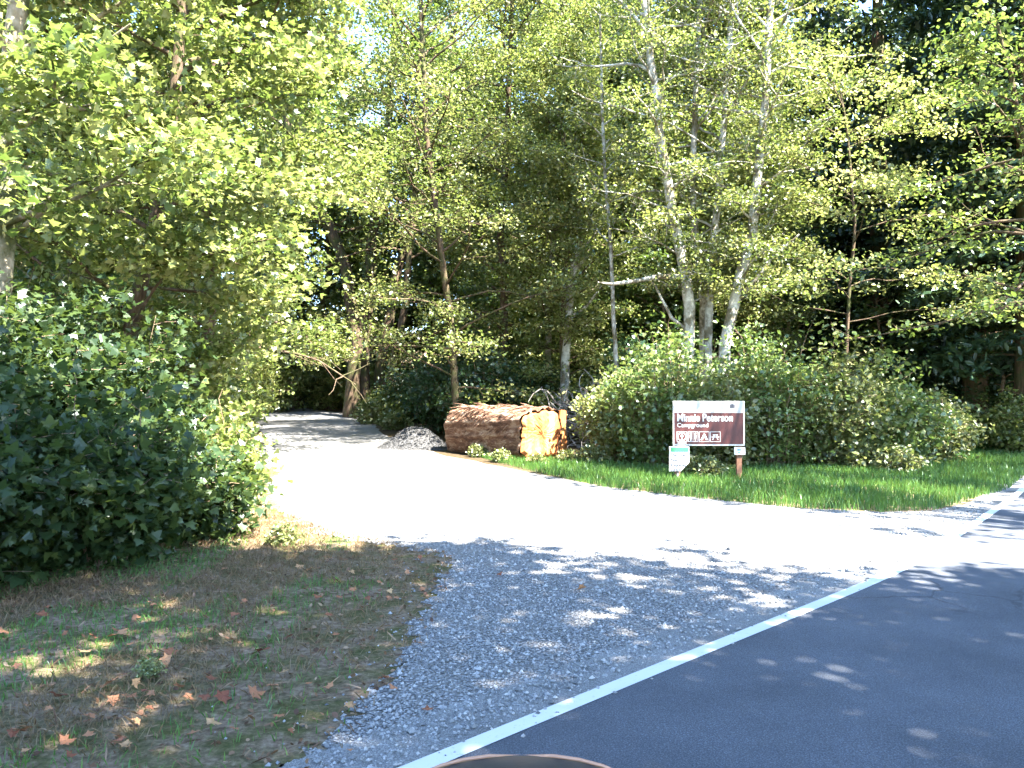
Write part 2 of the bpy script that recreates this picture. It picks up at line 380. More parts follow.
# green strip between the gravel and the shrubs
GS = [G(455, 450), G(498, 463), G(600, 487), G(700, 499), G(800, 509), G(880, 512), G(935, 510), (8.6, 13.9), (12.5, 19), (17, 25), (14, 26), (10.5, 20), (7.5, 18.0), (3.5, 17.9), (.4, 20.2), (-1.5, 22)]
P = scatter(GS, 170000, rng); mb = MB(); blades(mb, onground(P), .15, .006, rng)
tag(mb.build('green_grass', GR), kind='stuff', label='lush green roadside grass strip in front of the shrubs', cat='grass')
# patchy dry verge in the left foreground
VG = [(-7, 2.2), (-2.4, 2.0), G(330, 768), G(380, 700), G(425, 650), G(448, 590), G(462, 556), (-2.1, 9.6), (-3.4, 11.5), (-9, 12), (-9, 4)]
P = scatter(VG, 150000, rng); f = lump(P, .8, 3)
edge = np.interp(P[:, 1], [q[1] for q in left[1:8]], [q[0] for q in left[1:8]])
d = edge - P[:, 0]
P1 = P[(f > .12) & (rng.uniform(size=len(P)) < np.clip(.05 + d * .5, 0, 1) * .45)]
mb = MB(); blades(mb, onground(P1), .05, .0035, rng, .9)
tag(mb.build('verge_grass', GR), kind='stuff', label='patchy short green grass on the left verge', cat='grass')
P2 = P[(f <= .35) & (rng.uniform(size=len(P)) < np.clip(.12 + d * .6, 0, 1) * .75)]
mb = MB(); blades(mb, onground(P2), .055, .003, rng, 1.6)
tag(mb.build('dry_grass', GD), kind='stuff', label='dry straw coloured grass on the left verge', cat='dry grass')

LT = leafmat('litter', (.07, .035, .02), (.17, .09, .05), (.30, .20, .12), trans=.1, gloss=.02)
P = scatter(VG, 16000, rng); edge = np.interp(P[:, 1], [q[1] for q in left[1:8]], [q[0] for q in left[1:8]]); P = P[rng.uniform(size=len(P)) < np.clip(.9 + (edge - P[:, 0]) * 1.5, .04, 1)]
mb = MB(); C = onground(P, .012); k = len(C) // 2
leaves(mb, C[:k], .035, rng, T_OVAL, 1.2, .5, 0, .5); leaves(mb, C[k:], .07, rng, T_NEEDLE * np.array([.35, 1, 1]), 1.5, .5, 0, .5)
tag(mb.build('leaf_litter', LT), kind='stuff', label='small dead leaf bits and twigs littering the left verge', cat='leaf litter')

# ------------------------------------------------------------------ trees
UP = np.array([0, 0, 1.0])
def unit(v): return v / (np.linalg.norm(v) + 1e-9)
def ppath(P, t):
    P = np.asarray(P, float); s = np.concatenate([[0], np.cumsum(np.linalg.norm(np.diff(P, axis=0), axis=1))]); t = np.atleast_1d(t) * s[-1]
    return np.stack([np.interp(t, s, P[:, k]) for k in range(3)], -1)
def limb(rng, p, d, L, r, n=7, wig=.25, bend=0.05):
    pts = [np.array(p, float)]; d = unit(np.array(d, float))
    for k in range(n):
        d = unit(d + rng.normal(size=3) * wig * .5 + UP * bend); pts.append(pts[-1] + d * L / n)
    return np.array(pts), np.linspace(r, r * .25, n + 1)
def grow(rng, trunk, r0, r1=.03, nl=26, t0=.3, L=3.5, el=.6, bend=-.02, sub=5, seg=8, prof=None, az=None, thin=3, subl=.42):
    """trunk with limbs and twigs; returns (trunk mesh, limb mesh, twig points)"""
    mt, ml = MB(), MB()
    P = ppath(trunk, np.linspace(0, 1, 18)); P[1:-1] += rng.normal(size=(16, 3)) * r0 * .12
    tt = np.linspace(0, 1, 18); R = r1 + (r0 - r1) * (1 - tt) ** .8; R[0] *= 1.35; R[1] *= 1.1
    mt.tube(P, R, seg)
    tw = []
    for i in range(nl):
        t = t0 + (1 - t0) * (i + rng.uniform()) / nl
        p = ppath(P, t)[0]; a = i * 2.4 + rng.uniform(-.5, .5) if az is None else rng.normal(az[0], az[1])
        q = (t - t0) / (1 - t0); s = (1 - q) ** .6 * .9 + .12 if prof is None else prof(q)
        e = el + .5 * q + rng.normal() * .15
        ln = L * s * rng.uniform(.75, 1.25); rr = max(.012, min(r0 * .34, ln * .016))
        pts, rad = limb(rng, p, (math.cos(a) * math.cos(e), math.sin(a) * math.cos(e), math.sin(e)), ln, rr, 7, .28, bend)
        ml.tube(pts, rad, 5)
        tw.append(pts[-1]); tw.append(pts[-2])
        for k in range(sub):
            j = rng.uniform(.25, .98); b = ppath(pts, j)[0]; dv = unit(pts[-1] - pts[0]); sd = unit(np.cross(dv, UP)) * (1 if k % 2 else -1)
            dv = unit(dv * .6 + sd * rng.uniform(.5, 1.2) + rng.normal(size=3) * .25)
            sp, sr = limb(rng, b, dv, ln * subl * rng.uniform(.6, 1.2) * (1.1 - j * .5), rr * .4, 3, .35, bend)
            ml.tube(sp, sr, thin, False); tw += [sp[1], sp[2], sp[3]]
    return mt, ml, np.array(tw)
def crown(rng, tw, n, size, tmpl, sig=(.32, .32, .16), up=.9, droop=.3, dt=0.0):
    n = int(n * 1.35); mb = MB(); k = rng.integers(0, len(tw), n); cl = rng.normal(size=len(tw)) * .22
    C = tw[k] + rng.normal(size=(n, 3)) * np.array(sig)
    leaves(mb, C, size, rng, tmpl, up, .45 + dt + cl[k], droop); return mb
def make_tree(name, loc, label, cat, mt, ml, mc, bark, leaf, group=None, smooth=True):
    r = empty(name, loc); tag(r, label, cat, group)
    mt.build('trunk', bark, r, smooth); 
    if ml: ml.build('branches', bark, r, smooth)
    if mc: mc.build('crown', leaf, r)
    return r
def dup(r, loc, rz, s, label=None, group=None):
    c = r.copy(); COL.objects.link(c); c.location = loc; c.rotation_euler = (0, 0, rz); c.scale = (s[0], s[0], s[1]) if isinstance(s, tuple) else (s, s, s)
    if label: c['label'] = label
    if group: c['group'] = group
    for ch in list(r.children):
        q = ch.copy(); COL.objects.link(q); q.parent = c
    return c
def gp(px, Y): x = (px - 512) / F * Y; return np.array([x, Y, H(x, Y)])
def pix_trunk(pts, Y, lean=0.0):
    """stem that passes through the photo's points when standing at depth Y"""
    base = gp(pts[0][0], Y); out = [np.zeros(3)]
    for k, (px, py) in enumerate(pts[1:]):
        q = np.array(at(px, py, Y + lean * k)); out.append(q - base)
    return base, out

# ---- the alder clump behind the sign
r = np.random.default_rng(101)
AL = [
 ([(684, 450), (686, 380), (690, 290), (680, 240), (667, 180), (655, 80), (645, 0), (630, -160)], 21.6, .18, 'pale alder leaning left, first stem of the clump behind the brown sign'),
 ([(700, 450), (702, 370), (704, 300), (697, 240), (693, 180), (698, 60), (702, -10), (706, -180)], 22.4, .11, 'slim pale alder, second stem from the left behind the brown sign'),
 ([(712, 450), (708, 350), (713, 250), (722, 170), (728, 70), (735, -20), (742, -190)], 21.9, .125, 'pale alder with a straight stem, third from the left in the clump'),
 ([(722, 450), (724, 350), (737, 290), (752, 235), (760, 170), (768, 70), (775, -10), (788, -170)], 21.2, .17, 'pale alder leaning right, last stem of the clump behind the sign'),
]
alders = []
for i, (pts, Y, r0, lab) in enumerate(AL):
    base, tr = pix_trunk(pts, Y)
    mt, ml, tw = grow(r, tr, r0, .04, 44, .24, 2.9, .3, -.01, 5, 10, prof=lambda q: .55 + .6 * math.sin(min(1, q * 1.5) * PI * .5) - .4 * q)
    mc = crown(r, tw, (11000, 9000, 14000, 16000)[i], .088, T_QUAD, (.24, .24, .12), .7, .3)
    if i == 0:   # bare horizontal limb and dead side branches
        a = np.array(at(686, 277, Y)) - base
        pts2 = [a, np.array(at(660, 276, Y - .2)) - base, np.array(at(635, 281, Y - .4)) - base, np.array(at(612, 284, Y - .5)) - base, np.array(at(598, 282, Y - .5)) - base]
        ml.tube(pts2, [.085, .07, .055, .04, .015], 7)
        ml.tube([np.array(at(688, 330, Y)) - base, np.array(at(672, 318, Y)) - base, np.array(at(655, 285, Y)) - base, np.array(at(645, 275, Y)) - base], [.05, .045, .03, .01], 6)
    if i == 3:
        ml.tube([np.array(at(734, 300, Y)) - base, np.array(at(752, 285, Y - .2)) - base, np.array(at(772, 258, Y - .4)) - base, np.array(at(800, 234, Y - .6)) - base], [.08, .06, .045, .02], 7)
    alders.append(make_tree('alder_tree', base, lab, 'alder tree', mt, ml, mc, BA, LA, 'pale barked alders behind the sign'))
rc = np.random.default_rng(909); tr = [np.zeros(3)] + [np.array([rc.normal() * .3, rc.normal() * .3, 15.0 * k / 5]) for k in range(1, 6)]
mt, ml, tw = grow(rc, tr, .13, .04, 60, .07, 3.0, .3, -.02, 6, 7, prof=lambda q: .9 - .35 * q)
leafy = None
for x, y, s_ in ((1.9, 27, .85), (2.6, 33, 1.2), (6.6, 30.5, 1.15), (9.6, 33, 1.25), (.6, 40, 1.4), (8.2, 26.5, .7), (-13.2, 33, .95), (-9.8, 52, 1.2), (-15.5, 50, 1.2)):
    if leafy is None: leafy = make_tree('leafy_tree', (x, y, H(x, y)), 'dense leafy young tree filling the woods behind the log and the shrubs', 'tree', mt, ml, crown(rc, tw, 30000, .11, T_QUAD, (.30, .30, .15), dt=.1), BM, LMB, 'dense leafy trees behind the log'); leafy.scale = (s_,) * 3
    else: dup(leafy, (x, y, H(x, y)), rc.uniform(0, 6.28), s_)
# thin alder between log and sign
base, tr = pix_trunk([(618, 440), (616, 370), (613, 300), (611, 240), (606, 185), (603, 120), (600, 0)], 24.5)
mt, ml, tw = grow(r, tr, .075, .03, 26, .42, 2.2, .4, -.01, 4, 8)
make_tree('alder_tree', base, 'thin pale young alder standing between the log and the shrubs', 'alder tree', mt, ml, crown(r, tw, 3800, .09, T_QUAD, (.25, .25, .13)), BA, LA)
# darker straight alder and pale forked stem behind the log
base, tr = pix_trunk([(546, 440), (548, 340), (551, 270), (556, 205), (560, 120), (562, 0), (566, -150)], 28)
mt, ml, tw = grow(r, tr, .13, .04, 40, .2, 3.2, .4, -.01, 5, 8)
make_tree('alder_tree', base, 'tall grey alder with a blotched trunk rising behind the log', 'alder tree', mt, ml, crown(r, tw, 11000, .10, T_QUAD, (.26, .26, .13)), BG, LA)
base, tr = pix_trunk([(562, 440), (566, 335), (574, 265), (580, 240), (574, 190), (578, 110), (585, 10)], 27)
mt, ml, tw = grow(r, tr, .17, .04, 26, .42, 2.6, .5, -.01, 4, 8)
ml.tube([np.array(at(572, 275, 27)) - base, np.array(at(582, 262, 26.8)) - base, np.array(at(590, 254, 26.5)) - base], [.08, .06, .02], 6)
ml.tube([np.array(at(568, 320, 27)) - base, np.array(at(588, 305, 26.8)) - base, np.array(at(602, 285, 26.5)) - base], [.06, .05, .02], 6)
make_tree('alder_tree', base, 'crooked pale alder with a forked elbow branch behind the log', 'alder tree', mt, ml, crown(r, tw, 10000, .095, T_QUAD, (.25, .25, .13)), BA, LA)

# ---- left side maples
r = np.random.default_rng(202)
base, tr = pix_trunk([(-8, 560), (-4, 400), (-2, 250), (4, 120), (16, 0), (30, -140), (40, -300)], 10.5)
mt, ml, tw = grow(r, tr, .21, .05, 22, .32, 3.6, .25, .0, 6, 10)
for pts, rr in (([(-4, 95), (25, 80), (60, 68), (90, 50), (128, 22)], .055), ([(-6, 228), (30, 212), (60, 190), (95, 176), (130, 182)], .05), ([(-5, 150), (40, 110), (70, 78), (100, 52)], .04)):
    q = [np.array(at(px, py, 10.4 - .12 * k)) - base for k, (px, py) in enumerate(pts)]
    ml.tube(q, np.linspace(rr, .015, len(q)), 7)
make_tree('maple_tree', base, 'pale limbed maple at the left edge with bare sloping branches', 'maple tree', mt, ml, crown(r, tw, 22000, .095, T_MAPLE, (.26, .26, .14)), BG, LMB)
base, tr = pix_trunk([(118, 480), (128, 330), (142, 275), (152, 235), (172, 120), (178, 0), (190, -200)], 14.5)
mt, ml, tw = grow(r, tr, .15, .05, 44, .12, 4.0, .25, -.02, 6, 10, prof=lambda q: .5 + .5 * math.sin(min(1, q * 2) * PI / 2) - .3 * q)
make_tree('maple_tree', base, 'leaning dark trunked maple rising behind the dark left bushes', 'maple tree', mt, ml, crown(r, tw, 38000, .10, T_MAPLE, (.30, .30, .15)), BM, LMB)
base, tr = pix_trunk([(196, 460), (205, 380), (212, 300), (205, 200), (215, 60), (222, -150)], 20)
mt, ml, tw = grow(r, tr, .15, .05, 38, .19, 4.2, .16, -.02, 6, 9, prof=lambda q: 1 - .3 * q)
tw = tw[tw[:, 2] > 1.9 + .25 * np.maximum(0, tw[:, 0])]
make_tree('maple_tree', base, 'bright maple drooping over the left side of the gravel driveway', 'maple tree', mt, ml, crown(r, tw, 42000, .125, T_OVAL, (.34, .34, .16)), BM, LMB)
base, tr = pix_trunk([(60, 470), (66, 300), (70, 200), (82, 60), (90, -100), (95, -260)], 18)
mt, ml, tw = grow(r, tr, .13, .05, 36, .15, 4.2, .3, -.02, 5, 8)
make_tree('maple_tree', base, 'slender maple behind the left bushes left of the leaning trunk', 'maple tree', mt, ml, crown(r, tw, 26000, .13, T_QUAD, (.36, .36, .16)), BM, LM)
# big mossy maple past the bend, clump of dark trunks
TR = [([(352, 416), (356, 340), (348, 270), (325, 220), (302, 180), (285, 110), (280, 0)], 40, .36, 'mossy maple stem leaning left at the driveway bend', LMB, 24000),
      ([(364, 416), (364, 340), (372, 250), (385, 150), (395, 40), (400, -60)], 40.6, .34, 'upright dark maple stem in the middle of the driveway bend clump', LMB, 26000),
      ([(378, 416), (382, 350), (398, 270), (425, 180), (445, 90), (460, 0)], 41, .30, 'dark maple stem leaning right at the driveway bend', LMB, 22000),
      ([(392, 417), (393, 360), (404, 310), (412, 230), (416, 140), (420, 40)], 38, .20, 'thin dark maple stem nearest the gravel pile at the bend', LM, 14000)]
for pts, Y, r0, lab, lf, nn in TR:
    base, tr = pix_trunk(pts, Y)
    mt, ml, tw = grow(r, tr, r0, .08, 34, .42, 4.6, .35, -.02, 6, 10, prof=lambda q: 1 - .4 * q)
    make_tree('maple_tree', base, lab, 'maple tree', mt, ml, crown(r, tw, int(nn * .42), .19, T_QUAD, (.42, .42, .2)), BM, lf, 'mossy maple stems at the driveway bend')
# broad bright maple in front of the centre gap
base, tr = pix_trunk([(458, 430), (452, 330), (438, 230), (425, 120), (420, 0), (418, -120)], 25.5)
mt, ml, tw = grow(r, tr, .12, .05, 50, .09, 4.2, .35, -.02, 6, 8, prof=lambda q: 1 - .3 * q)
make_tree('maple_tree', base, 'tall bright yellow green maple behind the gravel pile', 'maple tree', mt, ml, crown(r, tw, 27000, .10, T_QUAD, (.27, .27, .13), dt=.15), BM, LMB)
base, tr = pix_trunk([(492, 430), (505, 330), (500, 230), (508, 120), (512, 0), (515, -120)], 28.5)
mt, ml, tw = grow(r, tr, .16, .05, 46, .14, 4.0, .3, -.02, 6, 8, prof=lambda q: 1 - .3 * q)
make_tree('maple_tree', base, 'tall mid green maple directly behind the cut log', 'maple tree', mt, ml, crown(r, tw, 22000, .12, T_QUAD, (.29, .29, .14)), BM, LA)
# right hand side: vine maple layers and big cedar like trunks
base, tr = pix_trunk([(842, 440), (846, 360), (850, 290), (856, 220), (850, 140), (842, 90)], 20.5)
mt, ml, tw = grow(r, tr, .055, .02, 22, .35, 3.6, .18, -.04, 6, 8, prof=lambda q: 1 - .3 * q)
make_tree('vine_maple', base, 'yellow green vine maple with layered sprays right of the alders', 'maple tree', mt, ml, crown(r, tw, 8500, .10, T_OVAL, (.26, .26, .07), dt=.2), BM, LMB)
base, tr = pix_trunk([(1060, 440), (1056, 330), (1046, 240), (1030, 150), (1015, 80), (1000, 20)], 17)
mt, ml, tw = grow(r, tr, .12, .03, 22, .3, 3.6, .15, -.04, 6, 8, az=(PI, .9))
make_tree('vine_maple', base, 'broad vine maple reaching in over the road from the right edge', 'maple tree', mt, ml, crown(r, tw, 3800, .11, T_OVAL, (.26, .26, .07)), BM, LM)

def conifer(rng, Ht, r0, L=4.2, n=60, t0=.12, nn=26000, size=.22, leaf_sig=.16, lean=(0, 0)):
    mt, ml, mc = MB(), MB(), MB()
    tt = np.linspace(0, 1, 16); P = np.stack([lean[0] * tt, lean[1] * tt, Ht * tt], -1)
    mt.tube(P, r0 * (1 - tt) ** .75 + .02 + r0 * .4 * np.exp(-tt * 25), 12)
    pts_all = []
    for i in range(n):
        t = t0 + (.98 - t0) * (i + rng.uniform()) / n; p = ppath(P, t)[0]; a = i * 2.4 + rng.uniform(-.4, .4)
        ln = L * (1 - (t - t0) / (1 - t0)) ** .75 * rng.uniform(.6, 1.15) + .35
        pts, rad = limb(rng, p, (math.cos(a), math.sin(a), .1), ln, max(.012, ln * .011), 6, .15, -.09)
        ml.tube(pts, rad, 4, False)
        m = max(3, int(ln * 5))
        for k in range(m):
            j = .15 + .85 * k / m; b = ppath(pts, j)[0]; sd = unit(np.cross(pts[-1] - pts[0], UP)) * (1 if k % 2 else -1)
            ll = .55 * ln * (1.05 - j) * rng.uniform(.6, 1.1) + .15
            e = b + sd * ll + (pts[-1] - pts[0]) / ln * ll * .5 - UP * ll * .3
            pts_all.append(b + (e - b) * np.linspace(.2, 1, 4)[:, None])
    tw = np.concatenate(pts_all); k = rng.integers(0, len(tw), nn)
    C = tw[k] + rng.normal(size=(nn, 3)) * np.array([leaf_sig, leaf_sig, leaf_sig * .4])
    leaves(mc, C, size, rng, T_NEEDLE * np.array([1.3, 1, 1]), 1.0, .45, .5)
    return mt, ml, mc
r = np.random.default_rng(303)
CON = [
 (880, 30, 24, .38, 3.8, 'tall dark conifer with its top against the sky gap'),
 (975, 25, 25, .34, 4.0, 'conifer with a reddish sunlit trunk near the right edge'),
 (1030, 22, 22, .36, 3.6, 'large dark conifer at the right edge above the road'),
 (925, 33, 26, .36, 4.2, 'dark conifer standing between two others at the right'),
 (815, 36, 21, .32, 4.0, 'dark conifer right of the alder clump deep in shade'),
]
cons = []
for px, Y, Ht, r0, L, lab in CON:
    mt, ml, mc = conifer(r, Ht, r0, L, 70, .10 if px != 975 else .2, 34000)
    cons.append(make_tree('conifer_tree', gp(px, Y), lab, 'conifer', mt, ml, mc, BC, LC))
# low dead fir limbs on the reddish trunk are part of its branches already

# ---- dense forest behind: copies of a conifer and two broadleaf trees
r = np.random.default_rng(404)
def generic(r, Ht, r0, L, n, nn, size, t0=.15):
    tr = [np.zeros(3)] + [np.array([r.normal() * .3, r.normal() * .3, Ht * k / 5]) for k in range(1, 6)]
    return grow(r, tr, r0, .05, n, t0, L, .35, -.02, 6, 7, prof=lambda q: 1 - .45 * q), nn, size
protos = []
for k in range(3):
    (mt, ml, tw), nn, size = generic(r, 19, .24, 4.8, 40, 24000, .22)
    mc = crown(r, tw, nn, size, T_QUAD, (.42, .42, .22))
    protos.append((mt, ml, mc, BM, (LA, LM, LMB)[k]))
bgl = 'green broadleaf tree standing deep in the forest behind'
bgc = 'dark conifer standing deep in the forest behind'
spots = []
for i in range(19): spots.append((-34 + i * 4.0 + r.uniform(-1.2, 1.2), 47 + r.uniform(-2, 4), 'b'))
for i in range(22): spots.append((-44 + i * 4.6 + r.uniform(-1.5, 1.5), 58 + r.uniform(-3, 5), 'c'))
for x, y, k in ((-24, 30, 'b'), (-19, 36, 'b'), (-16.5, 26, 'b'), (-22, 22, 'b'), (-13, 31.5, 'b'), (-14.5, 19, 'b'), (3.5, 36, 'b'), (7.5, 32, 'b'), (11, 38, 'c'), (16, 40, 'c'), (22, 38, 'c'), (19, 30, 'c'), (24, 30, 'b'), (5.5, 42, 'c'), (-3, 48, 'b'), (28, 34, 'c'), (20.5, 24.5, 'c')): spots.append((x, y, k))
first = {}
for x, y in ((-1, 33), (3.2, 31), (5.5, 28.5), (7.8, 27.5), (10, 29), (12.5, 27), (-2, 37), (-14, 35), (-10.5, 22.5), (-13, 28), (15, 24.5)): spots.append((x, y, 's'))
sap = None
for x, y, k in spots:
    if k == 's':
        if sap is None:
            tr = [np.zeros(3)] + [np.array([r.normal() * .1, r.normal() * .1, 6.5 * q / 5]) for q in range(1, 6)]
            mt, ml, tw = grow(r, tr, .07, .02, 34, .08, 2.3, .2, -.03, 5, 6, prof=lambda q: 1 - .6 * q)
            sap = make_tree('sapling', (x, y, H(x, y)), 'bushy green sapling filling the shade under the tall trees', 'tree', mt, ml, crown(r, tw, 7000, .13, T_OVAL, (.22, .22, .08)), BT, LDS, 'saplings under the tall trees')
        else: dup(sap, (x, y, H(x, y)), r.uniform(0, 6.28), (r.uniform(.9, 1.2), r.uniform(.7, 1.2)))
        continue
    kk = ('b%d' % r.integers(0, 3)) if k == 'b' else ('c%d' % r.integers(0, 2))
    if kk not in first:
        if k == 'b': p = protos[int(kk[1])]
        else: p = (*conifer(r, 24, .34, 4.4, 64, .06, 26000, .28, .22), BC, LC)
        o = make_tree('forest_tree' if k == 'b' else 'forest_conifer', (x, y, H(x, y)), bgl if k == 'b' else bgc, 'tree' if k == 'b' else 'conifer', p[0], p[1], p[2], p[3], p[4], 'broadleaf trees of the forest behind' if k == 'b' else 'conifers of the forest behind')
        first[kk] = o
    else:
        dup(first[kk], (x, y, H(x, y)), r.uniform(0, 6.28), r.uniform(.85, 1.12))

# ------------------------------------------------------------------ shrubs
def shrub(r, R, Ht, nst, nleaf, size, tmpl, sig=.12, fill=.6, cane=.010):
    ms, tw = MB(), []
    for i in range(nst):
        a = r.uniform(0, 2 * PI); q = math.sqrt(r.uniform()); b = np.array([math.cos(a), math.sin(a), 0]) * q * R * .35
        e = np.array([math.cos(a) * q * R, math.sin(a) * q * R, Ht * (1 - .45 * q ** 2.2) * r.uniform(.4, 1.0)])
        if r.uniform() < .10: e *= np.array([1.15, 1.15, 1.35])
        n = 6; t = np.linspace(0, 1, n)[:, None]
        pts = b + (e - b) * t + np.concatenate([np.zeros((1, 3)), r.normal(size=(n - 1, 3)) * .05]) + UP * (np.sin(t * PI) * .22 * Ht)
        ms.tube(pts, np.linspace(cane, cane * .3, n), 4, False)
        for k in range(6):
            j = r.uniform(.08, 1); p = ppath(pts, j)[0]; d = r.normal(size=3); d[2] = abs(d[2]) * .3; d = unit(d)
            sp = np.array([p, p + d * .2 * R, p + d * .38 * R - UP * .03]); ms.tube(sp, [cane * .5, cane * .35, cane * .2], 3, False); tw += [sp[1], sp[2]]
        tw += [pts[-1], pts[-2]]
    tw = np.array(tw); mc = MB(); k = r.integers(0, len(tw), nleaf); cl = r.normal(size=len(tw)) * .22
    C = tw[k] + r.normal(size=(nleaf, 3)) * np.array([sig, sig, sig * .6]); C[:, 2] = np.maximum(C[:, 2], .05)
    leaves(mc, C, size, r, tmpl, .7, .45 + cl[k], .4)
    return ms, mc
def make_shrub(name, loc, label, cat, ms, mc, bark, leaf, group=None):
    o = empty(name, loc); tag(o, label, cat, group); ms.build('stems', bark, o); mc.build('foliage', leaf, o); return o
r = np.random.default_rng(505)
# dark bushes in the left foreground
LB = [(-4.9, 6.7, 1.15, 2.0, 'dark leafy bush at the left edge nearest the camera'),
      (-4.1, 7.9, .85, 1.5, 'dark maple leaved bush in the middle of the left bushes'),
      (-3.6, 9.2, .5, 1.0, 'low dark bush at the right end of the left bushes by the gravel'),
      (-6.1, 9.4, 1.5, 3.0, 'tall dark bush behind the left bushes below the bare branches'),
      (-5.1, 10.4, 1.0, 2.3, 'green bush with pale upper leaves behind the middle dark bush'),
      (-4.25, 11.8, .5, 1.3, 'sunlit yellow green bush on the left edge of the gravel')]
for i, (x, y, R, Ht, lab) in enumerate(LB):
    ms, mc = shrub(r, R, Ht, 60 + int(R * 50), int(20000 * R * Ht / 2), .082, T_MAPLE, .15)
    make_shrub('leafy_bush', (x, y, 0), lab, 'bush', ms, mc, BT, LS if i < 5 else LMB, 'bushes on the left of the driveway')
# sprays of bright leaves hanging over the far left driveway edge
for x, y, R, Ht, lab in ((-7.6, 18.5, 1.2, 2.6, 'bright pale leaved bush halfway along the left driveway edge'), (-8.9, 23.5, 1.5, 3.0, 'bright pale leaved bush at the far left driveway edge'), (-10.8, 30, 1.6, 2.8, 'bright bush beside the driveway where it bends'), (-6.1, 14.8, .9, 2.1, 'sunlit bush behind the yellow green bush on the gravel edge')):
    ms, mc = shrub(r, R, Ht, 80, 8000, .15, T_OVAL, .16)
    make_shrub('leafy_bush', (x, y, H(x, y)), lab, 'bush', ms, mc, BT, LMB, 'bushes on the left of the driveway')
for x, y, R, Ht, lab in ((-13.8, 45.5, 2.4, 4.2, 'tall bright bush closing the end of the driveway at its left'), (-10.6, 47.5, 2.3, 3.4, 'bright bush closing the end of the driveway in the middle'), (-8.3, 46.5, 1.8, 2.6, 'pale bush behind the dark bend trunks'), (-12.4, 36.5, 1.8, 4.4, 'tall pale bush drooping over the driveway before the bend'), (-5.2, 36, 1.3, 1.5, 'low pale bush at the foot of the bend trunks')):
    ms, mc = shrub(r, R, Ht, 90, 11000, .17, T_OVAL, .24)
    make_shrub('leafy_bush', (x, y, H(x, y)), lab, 'bush', ms, mc, BT, LMB, 'bushes at the driveway bend')
# salmonberry thicket behind the sign
HB = [(2.75, 20.5, .95, 2.0, 'light green shrub just right of the cut log'), (3.5, 19.9, 1.3, 3.0, 'light shrub with dry canes left of the brown sign'),
      (4.7, 19.4, 1.1, 2.0, 'light shrub directly behind the brown sign'), (6.1, 20.0, 1.4, 3.1, 'tall light shrub just right of the brown sign'),
      (7.5, 19.8, 1.3, 2.6, 'pale rounded shrub, second to the right of the sign'), (8.6, 19.9, 1.3, 2.0, 'low pale shrub, third to the right of the sign'),
      (9.9, 20.3, 1.2, 1.6, 'low dark green shrub at the right end of the thicket'), (11.6, 22.3, 1.1, 1.3, 'small shrub below the reddish conifer trunk')]
for i, (x, y, R, Ht, lab) in enumerate(HB):
    y -= (.5, 1.3, 1.2, 1.5, 1.5, 1.2, .8, 0)[i]; Ht *= .96
    ms, mc = shrub(r, R, Ht * 1.08, 90, 13000, (.10, .085, .12)[i % 3], (T_OVAL, T_MAPLE, T_OVAL)[i % 3], .19, cane=.011)
    make_shrub('thicket_shrub', (x, y, H(x, y)), lab, 'shrub', ms, mc, BT, (LH, LHG)[i % 2], 'shrubs of the thicket behind the sign')
    # bare dry canes at the foot of the thicket
ms, mc = shrub(r, 1.0, 1.7, 60, 7000, .11, T_OVAL, .13)
make_shrub('thicket_shrub', (13.6, 21.6, H(13, 21.6)), 'bright sunlit shrub at the right edge beside the road', 'shrub', ms, mc, BT, LMB)
# dark understory saplings
UNP = []
for k in range(3):
    UNP.append(shrub(r, 1.6, 2.9, 110, 9000, .14, T_OVAL, .2))
uf = {}; US = []
for i in range(13): US.append((-4.2 + i * 1.75 + r.uniform(-.4, .4), 27.5 + r.uniform(-1.5, 2.5)))
for i in range(15): US.append((-14 + i * 2.4 + r.uniform(-.6, .6), 34.5 + r.uniform(-2, 3)))
for i in range(16): US.append((-26 + i * 3.4 + r.uniform(-.8, .8), 43 + r.uniform(-1.5, 3)))
US += [(-9.6, 16.5), (-11.5, 20.5), (-12.5, 25), (-8.4, 13.6), (-7.4, 12.0), (-11, 13), (-15, 17), (-15, 30), (15, 26), (17.5, 27), (20, 33)]
US += [(-30 + q * 2.6, 52 + (q % 3) * 1.5) for q in range(12)]
for x, y in US:
    fr_ = np.interp(y, yy, fr); flx = np.interp(y, yy, fl)
    if 17 < y < 49 and flx - 1.2 < x < fr_ + 1.3: continue
    if (x - 24) * .6 + 35.5 - y > 60: continue
    k = int(r.integers(0, 3))
    if k not in uf:
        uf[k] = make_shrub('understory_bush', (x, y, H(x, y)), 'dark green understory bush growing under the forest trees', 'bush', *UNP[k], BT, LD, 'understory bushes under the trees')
    else: dup(uf[k], (x, y, H(x, y)), r.uniform(0, 6.28), (r.uniform(.8, 1.15), r.uniform(.6, 1.2)))
